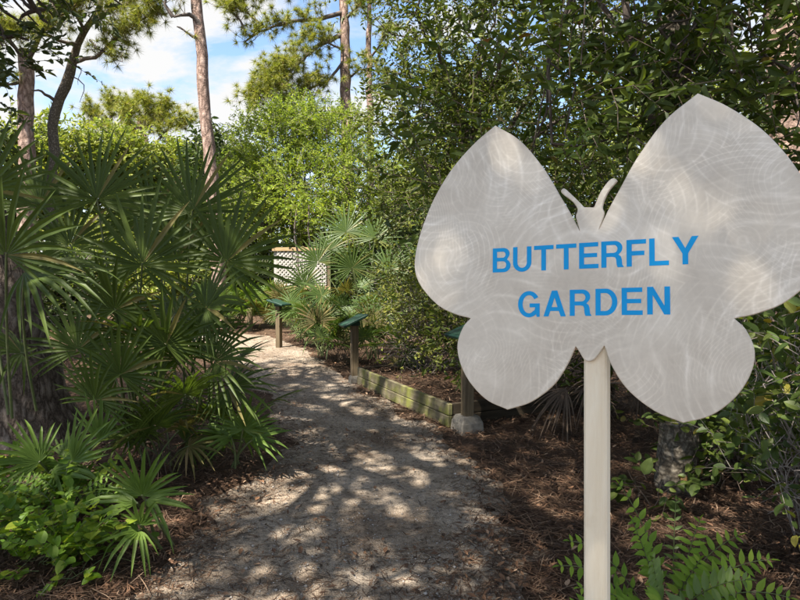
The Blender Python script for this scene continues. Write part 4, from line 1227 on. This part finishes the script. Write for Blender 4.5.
GB = 'sunlit palmettos at the bend of the path'
palmetto('palmetto', 'sunlit palmetto with stiff pale fans right behind the middle post', A(-.55, 9.7, .35),
         [(at(346, 232, 9.6), A(.0, .2, 1), A(.1, -1, .4), .52, 125, 26, .05), (at(375, 238, 9.5), A(.2, .2, 1), A(0, -1, .4), .52, 120, 26, .06), (at(318, 262, 9.7), A(-.4, .0, .9), A(.1, -1, .5), .5, 125, 26, .1),
          (at(352, 268, 9.3), A(.0, -.2, 1), A(0, -1, .5), .5, 140, 28, .1), (at(322, 296, 9.4), A(-.6, -.2, .4), A(.1, -.7, .8), .45, 120, 26, .15), (at(388, 270, 9.4), A(.5, .0, .7), A(0, -1, .5), .45, 120, 26, .1), (at(342, 312, 9.2), A(-.2, -.5, .4), A(0, -.6, .8), .42, 130, 26, .15)],
         dict(n=9, L=.75, R=.46, el=(15, 70)), M_PALM_SUN, M_STALK, 71, GB, dead=3)
palmetto('palmetto', 'sunlit palmetto between the lattice and the middle post', A(-1.2, 10.6, .3),
         [(at(305, 285, 10.2), A(-.3, -.1, 1), A(.1, -1, .4), .5, 120, 26, .1), (at(330, 250, 10.6), A(.1, .1, 1), A(0, -1, .3), .5, 120, 26, .08), (at(312, 318, 10), A(-.3, -.4, .5), A(0, -.7, .8), .45, 125, 26, .15)],
         dict(n=8, L=.7, R=.45, el=(15, 70)), M_PALM_SUN, M_STALK, 72, GB, dead=2)
palmetto('palmetto', 'small pale palmetto beside the twiggy shrub inside the planter corner', A(.02, 7.95, .05),
         [(at(402, 345, 7.8), A(.2, -.2, 1), A(0, -1, .4), .26, 130, 18, .1), (at(408, 352, 7.8), A(.8, -.2, .2), A(0, -.8, .7), .25, 70, 12, .2)],
         dict(n=3, L=.25, R=.24, nl=14, sr=.004), M_PALM_SUN, M_STALK, 73, GB)
for px, d, lab, sd in ((226, 14.0, 'pale lit palmetto left of centre across the sandy clearing', 79), (288, 13.6, 'lit palmetto at the foot of the lattice fence', 78), (240, 14.6, 'yellow lit palmetto left of the short stub post beyond the clearing', 74), (268, 14.4, 'yellow lit palmetto right of the short stub post beyond the clearing', 75), (212, 15.0, 'lit palmetto furthest left across the sandy clearing', 76)):
    c = at(px, 300, d)
    palmetto('palmetto', lab, A(c[0], c[1], .15), [], dict(n=15, L=.7, R=.5, el=(25, 80), nl=22), M_PALM_YOUNG if px > 220 else M_PALM_SUN, M_STALK, sd, GB)
for px, d, lab, sd, LL in ((322, 9.3, 'low pale palmetto at the litter edge left of the middle post', 171, .45), (372, 9.0, 'low pale palmetto just right of the middle post', 172, .5), (300, 11.6, 'pale palmetto behind the farthest green plaque post', 173, .6), (398, 9.9, 'pale palmetto against the dark leaves right of the middle post', 174, .9), (345, 11.2, 'pale palmetto highest in the sunlit clump', 175, 1.0)):
    c = at(px, 300, d)
    palmetto('palmetto', lab, A(c[0], c[1], .15), [], dict(n=12, L=LL, R=.45, el=(20, 80), nl=24), M_PALM_SUN, M_STALK, sd, GB, dead=1)
palmetto('dry_palmetto', 'withered brown palmetto drooping in the shade behind the sign post', A(1.55, 5.7, .25),
         [(at(566, 388, 5.3), A(-.5, -.3, -.7), A(-.2, -.8, .3), .42, 50, 18, .3), (at(590, 380, 5.3), A(.1, -.4, -.9), A(0, -1, .2), .4, 50, 18, .3), (at(640, 385, 5.3), A(.3, -.4, -.8), A(.1, -.9, .2), .42, 50, 18, .3)],
         dict(n=4, L=.45, R=.4, el=(5, 50)), M_PALM_DEAD, M_STALK_DEAD, 77)

# ------------------------------------------------------------------ pinnate plant at the lower right, broad-leaved ground plants at the lower left
def pinnate(parent, org, foot, p1, p2, nl, L, W, mat, rng):
    g = Geo()
    tt = np.linspace(0, 1, 24)[:, None]
    pl = foot * (1 - tt) ** 2 + p1 * 2 * tt * (1 - tt) + p2 * tt ** 2
    tube(g, pl, np.linspace(.0032, .0012, 24), 5, 1)
    T = norm(np.gradient(pl, axis=0))
    idx = np.linspace(8, 22.5, nl)
    P = np.stack([np.interp(idx, np.arange(24), pl[:, q]) for q in range(3)], 1)
    Tn = norm(np.stack([np.interp(idx, np.arange(24), T[:, q]) for q in range(3)], 1))
    fu = norm(A(-.1, -.75, .75))
    B = norm(np.cross(Tn, fu))
    sc = np.interp(np.linspace(0, 1, nl), [0, .25, .7, 1], [.75, 1, .85, .45])
    for s in (-1, 1):
        D = norm(B * s + Tn * .45 + rng.normal(size=(nl, 3)) * .10 + A(0, 0, .05))
        round_leaves(g, P, D, L * sc, W * sc, rng, 0, fold=.10, droop=.12, flat=.93, upv=fu, pointed=True)
    leaves(g, pl[-1:], T[-1:], L * .5, W * .5, rng, 0, flat=.95)
    return g.build('frond', [mat, M_STALK], parent, loc=org)


rng = np.random.default_rng(81)
fb = A(1.10, 2.42, 0)
root = thing('pinnate_plant', 'green pinnate-leaved plant growing beside the sign post at lower right', 'plant', fb)
org = np.array(root.location)
for tip, mid, nl, L, W, yg in (((619, 484, 2.35), (665, 548, 2.4), 9, .062, .026, 0), ((676, 500, 2.4), (672, 560, 2.45), 10, .045, .016, 1), ((738, 536, 2.3), (690, 556, 2.4), 9, .072, .028, 0),
                               ((570, 541, 2.25), (620, 545, 2.3), 8, .062, .026, 0), ((580, 588, 2.1), (630, 585, 2.2), 7, .062, .026, 0), ((790, 598, 2.1), (720, 575, 2.2), 10, .072, .028, 0), ((745, 580, 2.0), (700, 580, 2.1), 9, .075, .03, 1),
                               ((660, 610, 1.9), (660, 585, 2.1), 9, .07, .03, 0), ((610, 620, 1.95), (640, 590, 2.15), 8, .065, .026, 0), ((720, 640, 1.9), (690, 600, 2.1), 9, .07, .028, 0), ((640, 540, 2.5), (655, 570, 2.5), 8, .055, .022, 0), ((560, 566, 2.2), (612, 560, 2.25), 8, .066, .026, 0), ((632, 520, 2.3), (650, 560, 2.35), 9, .062, .024, 0), ((652, 560, 2.1), (660, 590, 2.2), 8, .07, .027, 1), ((700, 520, 2.35), (682, 560, 2.4), 9, .062, .024, 0), ((770, 560, 2.2), (710, 560, 2.3), 10, .068, .026, 0), ((690, 610, 1.95), (680, 590, 2.1), 9, .07, .028, 1), ((780, 625, 2.0), (715, 600, 2.15), 10, .07, .028, 0), ((640, 632, 1.9), (655, 600, 2.1), 9, .068, .026, 0), ((565, 612, 2.05), (620, 590, 2.2), 8, .066, .026, 0), ((700, 560, 2.25), (685, 580, 2.3), 8, .07, .03, 0)):
    pinnate(root, org, fb + A(*(rng.normal(size=2) * .03), 0), at(*mid), at(*tip), nl, L, W, M_FERN_YOUNG if yg else M_FERN, rng)

rng = np.random.default_rng(82)
fb2 = A(-1.95, 3.45, 0)
root = thing('pinnate_plant', 'small feathery compound-leaved plant among round leaves at lower left', 'plant', fb2)
org = np.array(root.location)
for k in range(12):
    az = rng.random() * 6.28
    l = rng.uniform(.22, .42)
    tip = fb2 + A(math.cos(az) * l, math.sin(az) * l * .8, rng.uniform(.18, .38))
    pinnate(root, org, fb2 + A(*(rng.normal(size=2) * .02), 0), fb2 + A(math.cos(az) * l * .4, math.sin(az) * l * .4, .34), tip, 7, .042, .019, M_COVER, rng)

for q, (px, py, rr, n, lab) in enumerate([(20, 560, (.42, .32, .17), 90, 'round-leaved green plant in the lower left corner'), (70, 520, (.34, .25, .14), 60, 'round-leaved green plant just behind the corner plant'), (62, 585, (.30, .20, .12), 55, 'round-leaved green plant beside the nearest young palmetto'), (8, 510, (.4, .3, .2), 60, 'round-leaved green plant at the foot of the leaning trunk')]):
    r_ = (px - 400) / 600.0; dy = (py - 265)
    d = 1.55 * 600 / dy
    c = A(r_ * d, d, .13)
    build_shrub('groundcover_plant', lab, A(c[0], c[1], 0), 6, [(c, rr, n)], dict(L=.050, W=.046, n=6, tl=.15, flat=.8, droop=.1, up=.5, oval=.8), (M_STALK, M_COVER), 90 + q, stem_r=.003, sub=6, cat='plant', group='round-leaved plants at the lower left')

# ------------------------------------------------------------------ planter, posts, lattice
def frame_dir(a, b_):
    dx = norm(A(b_[0] - a[0], b_[1] - a[1], 0)); return dx, A(-dx[1], dx[0], 0), UPV


BL, FL = A(-.53, 7.72, 0), A(.47, 5.68, 0)
perp = norm(A(FL[1] - BL[1], -(FL[0] - BL[0]), 0)) * -1
perp = perp if perp[0] > 0 else -perp
BR, FR = BL + perp * 2.1, FL + perp * 2.1
root = thing('timber_planter', 'low planter of mossy stacked timbers filled with pine straw', 'planter', (BL + FR) / 2)
org = np.array(root.location)
inset_ = .022
for a, b_, mat, t0 in ((BL, FL, M_TIMBER, 0), (FL, FR, M_TIMBER_SHADED, 1), (BL, BR, M_TIMBER_SHADED, 1), (BR, FR, M_TIMBER_SHADED, 0)):
    ax = frame_dir(a, b_)
    ln = np.linalg.norm(b_ - a) / 2
    for lv in (0, 1):
        g = Geo()
        c = (a + b_) / 2 + A(0, 0, .055 + lv * .1175) + ax[1] * (.005 * lv)
        loc_g = Geo()
        box_geo(g, A(0, 0, 0), (A(1, 0, 0), A(0, 1, 0), UPV), (ln - (.0225 if t0 else -.0225), .021, .0555), bev=.005)
        ob_ = g.build('board', mat, root)
        ob_.location = tuple(c - org)
        ob_.rotation_euler = (0, 0, math.atan2(ax[0][1], ax[0][0]))
g = Geo()
sx = np.linspace(.04, .96, 40)
SXg, SYg = np.meshgrid(sx, sx, indexing='ij')
fill = BL + (FL - BL) * SXg[..., None] + (BR - BL) * SYg[..., None]
fill[..., 2] = .125 + .05 * vnoise(fill[..., 0] * 5, fill[..., 1] * 5)
i2, j2 = np.meshgrid(np.arange(39), np.arange(39), indexing='ij')
g.add(fill, np.stack([i2 * 40 + j2, (i2 + 1) * 40 + j2, (i2 + 1) * 40 + j2 + 1, i2 * 40 + j2 + 1], -1).reshape(-1, 4))
g.build('soil_bed', M_SOIL, root, smooth=True, loc=org)


def info_post(label, base, h, yaw, tilt, size, foot, concrete):
    root = thing('info_post', label, 'info post', (base[0], base[1], 0), 'info posts along the path')
    org = np.array(root.location)
    X, Y = A(math.cos(yaw), math.sin(yaw), 0), A(-math.sin(yaw), math.cos(yaw), 0)
    g = Geo(); box_geo(g, org + A(0, 0, h / 2), (X, Y, UPV), (.046, .046, h / 2), bev=.006)
    g.build('post', M_POST, root, loc=org)
    # slanted plaque: falls towards -X
    ax, nz_ = norm(X * math.cos(tilt) + UPV * math.sin(tilt)), norm(-X * math.sin(tilt) + UPV * math.cos(tilt))
    c = org + A(0, 0, h) + nz_ * .035
    g = Geo(); box_geo(g, c, (ax, Y, nz_), (size[0] / 2, size[1] / 2, .017), bev=.012)
    pl = g.build('plaque', M_PLAQUE, root, loc=org)
    g = Geo(); box_geo(g, c + nz_ * .0185, (ax, Y, nz_), (size[0] / 2 - .03, size[1] / 2 - .03, .0015), bev=.0005)
    g.build('plate', plate_mat, pl, loc=org)
    g = Geo(); box_geo(g, org + A(0, 0, h - .012), (X, Y, UPV), (.062, .062, .028), bev=.008)
    g.build('bracket', M_PLAQUE, root, loc=org)
    if concrete:
        g = Geo()
        w = foot
        b4 = [(-w, -w), (w, -w), (w, w), (-w, w)]
        V = [org + X * x + Y * y + A(0, 0, -.03) for x, y in b4] + [org + X * x * .94 + Y * y * .92 + A(0, 0, concrete * .6) for x, y in b4] + [org + X * x * .72 + Y * y * .7 + A(0, 0, concrete) for x, y in b4]
        F = [[k, (k + 1) % 4, (k + 1) % 4 + 4, k + 4] for k in range(4)] + [[k + 4, (k + 1) % 4 + 4, (k + 1) % 4 + 8, k + 8] for k in range(4)] + [[8, 9, 10, 11]]
        g.add(V, F)
        g.build('concrete_foot', M_CONC, root, loc=org)
    return root


plate_mat = plain_mat('faded_plate', (.012, .036, .024), (.022, .052, .036), 5, .45, 0, spec=.25)
info_post('nearest wooden post with green slanted plaque, partly hidden by the sign', (.63, 5.55), .92, R_(25), R_(20), (.34, .28), .115, .15)
info_post('middle wooden post with green slanted plaque at the planter corner', (-.60, 7.86), .80, R_(20), R_(24), (.36, .30), .07, .10)
info_post('farthest wooden post with dark green plaque at the bend of the path', (-2.22, 10.95), .84, R_(-25), R_(-14), (.36, .30), 0, 0)

g = Geo(); sb = at(250, 331, 13.9); sb[2] = 0
box_geo(g, A(0, 0, .26), (A(1, 0, 0), A(0, 1, 0), UPV), (.06, .06, .30), bev=.01)
o = g.build('stub_post', M_POST); o.location = tuple(sb)
tag(o, 'short plain wooden stub post across the sandy clearing', 'post')
g = Geo(); sb = at(207, 330, 12.6); sb[2] = 0
rng = np.random.default_rng(3)
V = runit(rng, 60) * A(.12, .11, .16) + A(0, 0, .10)
import bmesh
bm = bmesh.new()
for v in V:
    bm.verts.new(v)
bmesh.ops.convex_hull(bm, input=bm.verts)
for v in [v for v in bm.verts if not v.link_faces]:
    bm.verts.remove(v)
me = bpy.data.meshes.new('stone'); bm.to_mesh(me); bm.free()
me.materials.append(plain_mat('pale_stone', (.5, .48, .45), (.7, .68, .65), 9, .9, .3))
o = bpy.data.objects.new('stone', me); COL.objects.link(o); o.location = tuple(sb)
tag(o, 'small whitish stone at the left rim of the sandy clearing', 'stone')

# lattice screen beyond the bend
lc0, lc1 = at(277, 262, 15.2), at(326, 262, 15.0)
lx = norm(A(lc1[0] - lc0[0], lc1[1] - lc0[1], 0)); ly = A(-lx[1], lx[0], 0)
W_ = float(np.linalg.norm((lc1 - lc0)[:2]))
zt, zb = at(300, 251, 15.1)[2], at(300, 286, 15.1)[2]
root = thing('lattice_fence', 'pale diagonal lattice fence with tan rails beyond the bend', 'fence', (lc0[0], lc0[1], 0))
org = np.array(root.location)
g = Geo()
H_ = zt - zb
pit = .105
for s, off in ((1, .0), (-1, .006)):
    x = -H_
    while x < W_:
        # strip from (x, zb) at 45 degrees, clipped to the panel
        a0 = max(0, x); a1 = min(W_, x + H_)
        if a1 - a0 > .03:
            z0, z1 = a0 - x, a1 - x
            if s < 0:
                z0, z1 = H_ - z0, H_ - z1
            p0 = org + lx * a0 + A(0, 0, zb + z0) + ly * off; p1 = org + lx * a1 + A(0, 0, zb + z1) + ly * off
            dv = norm(p1 - p0)
            box_geo(g, (p0 + p1) / 2, (dv, ly, np.cross(dv, ly)), (np.linalg.norm(p1 - p0) / 2, .0025, .019), bev=.0008)
        x += pit
g.build('lattice', M_LATT, root, loc=org)
for z, hh in ((zt + .045, .045), (zb - .045, .045)):
    g = Geo(); box_geo(g, org + lx * (W_ / 2) + A(0, 0, z), (lx, ly, UPV), (W_ / 2 + .12, .03, hh), bev=.005)
    g.build('rail', M_RAIL, root, loc=org)
for x in (-.055, W_ * .52, W_ + .055):
    g = Geo(); box_geo(g, org + lx * x + A(0, 0, zb / 2 + zt / 2 - .5) + ly * .05, (lx, ly, UPV), (.04, .018, (zt - zb) / 2 + .62), bev=.004)
    g.build('post', M_LATT if x < 0 else M_POST, root, loc=org)

# saplings in front of the lattice
for px, lab, sd in ((299, 'thin dark sapling stem standing in front of the lattice', 1), (311, 'second thin sapling stem at the right part of the lattice', 2)):
    rng = np.random.default_rng(sd)
    b = at(px + 2, 300, 13.6); b[2] = 0
    r_ = thing('sapling', lab, 'sapling', b)
    top = at(px - 2, 205, 13.6)
    g = Geo(); tube(g, wander(b, top, 12, .02, rng), np.linspace(.035, .015, 12), 6)
    g.build('trunk', M_LIMB, r_, smooth=True, loc=np.array(r_.location))
    g = Geo(); n = 26
    P = top + rng.normal(size=(n, 3)) * A(.35, .3, .25)
    twig_sprays(g, P, norm(runit(rng, n) + A(0, 0, .5)), np.full(n, .35), 9, .10, .04, rng, r=.004)
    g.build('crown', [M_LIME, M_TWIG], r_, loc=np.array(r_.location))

# ------------------------------------------------------------------ litter on the ground
M_STRAW = island_mat('pine_straw', [(0, (.03, .018, .012)), (.45, (.08, .044, .026)), (.8, (.14, .078, .045)), (1, (.26, .18, .12))])
M_DEADLEAF = island_mat('fallen_leaf', [(0, (.04, .024, .015)), (.45, (.10, .053, .03)), (.85, (.18, .095, .05)), (1, (.34, .23, .15))], .8)
M_PEBBLE = island_mat('pebble', [(0, (.10, .085, .07)), (.6, (.24, .21, .18)), (1, (.42, .38, .34))], .85)
rng = np.random.default_rng(77)


def bedz(x, y):
    """ground height, or the fill of the planter where it stands"""
    z = hgt(x, y)
    e1 = FL - BL; e2 = BR - BL
    q = np.stack([x - BL[0], y - BL[1]], -1)
    s = (q @ e1[:2]) / (e1 @ e1); t_ = (q @ e2[:2]) / (e2 @ e2)
    ins = (s > .02) & (s < .98) & (t_ > .02) & (t_ < .98)
    return np.where(ins, .15 + .05 * vnoise(x * 5, y * 5), z), ins


def scatter(n, dens_path, edge=.35, ymax=13.5, ymin=1.6):
    y = ymin + (ymax - ymin) * rng.random(n * 3) ** 1.6
    hw = .75 * y + .6
    x = (rng.random(n * 3) * 2 - 1) * hw
    d = path_in(x, y)
    _, ins = bedz(x, y)
    patch = vnoise(x * 1.3 + 20, y * 1.3 + 4)
    pr = np.where(d > 0, dens_path * (patch > .45) + dens_path * .25 + np.clip(1 - d / edge, 0, 1) * .75 + np.clip((x - .0) * 1.0, 0, .5) * (y < 5.6) * (patch > .35), 1.0)
    pr = np.where(ins, 1.0, pr)
    pr = np.where((y < 4.2) & (d < 0), 1.0, pr)
    k = rng.random(n * 3) < pr
    return x[k][:n], y[k][:n]


g = Geo()
x, y = scatter(100000, .16)
n = len(x)
z, _ = bedz(x, y)
on = path_in(x, y) > 0
z = z + np.where(on, .007, .012) + rng.random(n) * np.where(on, .004, .03)
a = rng.random(n) * 6.283
L = np.where(on, rng.uniform(.02, .09, n), rng.uniform(.06, .17, n)); w = np.full(n, .0016) * (1 + y * .12)
D = np.stack([np.cos(a), np.sin(a), rng.normal(size=n) * np.where(on, .02, .14)], -1)
S = np.stack([-np.sin(a), np.cos(a), np.zeros(n)], -1) * w[:, None]
c = np.stack([x, y, z], -1); cv = np.stack([-np.sin(a), np.cos(a), np.zeros(n)], -1) * (rng.normal(size=n) * np.where(on, .003, .012))[:, None]
V = np.empty((n, 6, 3))
V[:, 0] = c - D * L[:, None] / 2 - S; V[:, 1] = c - D * L[:, None] / 2 + S
V[:, 2] = c + cv + S; V[:, 3] = c + cv - S
V[:, 4] = c + D * L[:, None] / 2 + S * .6; V[:, 5] = c + D * L[:, None] / 2 - S * .6
b = np.arange(n)[:, None] * 6
g.add(V, np.concatenate([b + np.array([[0, 1, 2, 3]]), b + np.array([[3, 2, 4, 5]])]))
o = g.build('pine_straw', M_STRAW)
tag(o, 'reddish brown fallen pine needles strewn beside the path', 'pine straw', kind='stuff')

g = Geo()
x, y = scatter(26000, .12, .22)
n = len(x); z, _ = bedz(x, y)
P = np.stack([x, y, z + .012 + rng.random(n) * .02], -1)
a = rng.random(n) * 6.283
D = np.stack([np.cos(a), np.sin(a), rng.normal(size=n) * .25], -1)
sz = rng.uniform(.02, .055, n)
leaves(g, P, D, sz, sz * rng.uniform(.3, .55, n), rng, 0, fold=.3, droop=-.15, flat=.75)
o = g.build('fallen_leaves', M_DEADLEAF)
tag(o, 'dry brown fallen leaves lying over the soil and path edges', 'fallen leaves', kind='stuff')

g = Geo()
n = 16000
y = 1.6 + 10 * rng.random(n) ** 1.8
x = np.interp(y, PL[:, 0], PL[:, 1]) + rng.random(n) * (np.interp(y, PL[:, 0], PL[:, 2]) - np.interp(y, PL[:, 0], PL[:, 1]))
k = path_in(x, y) > 0.02
x, y = x[k], y[k]; n = len(x)
r = rng.uniform(.002, .007, n) * (1 + (rng.random(n) > .97))
c = np.stack([x, y, hgt(x, y) + .004 + r * .3], -1)
O8 = np.array([[1, 0, 0], [0, 1, 0], [-1, 0, 0], [0, -1, 0], [0, 0, .7], [0, 0, -.7]])
V = c[:, None] + O8[None] * r[:, None, None] * rng.uniform(.6, 1.3, (n, 6, 1))
b = np.arange(n)[:, None] * 6
g.add(V, np.concatenate([b + np.array([q]) for q in ([0, 1, 4], [1, 2, 4], [2, 3, 4], [3, 0, 4], [1, 0, 5], [2, 1, 5], [3, 2, 5], [0, 3, 5])]))
o = g.build('gravel', M_PEBBLE, smooth=True)
tag(o, 'fine pale gravel scattered over the sandy path', 'gravel', kind='stuff')
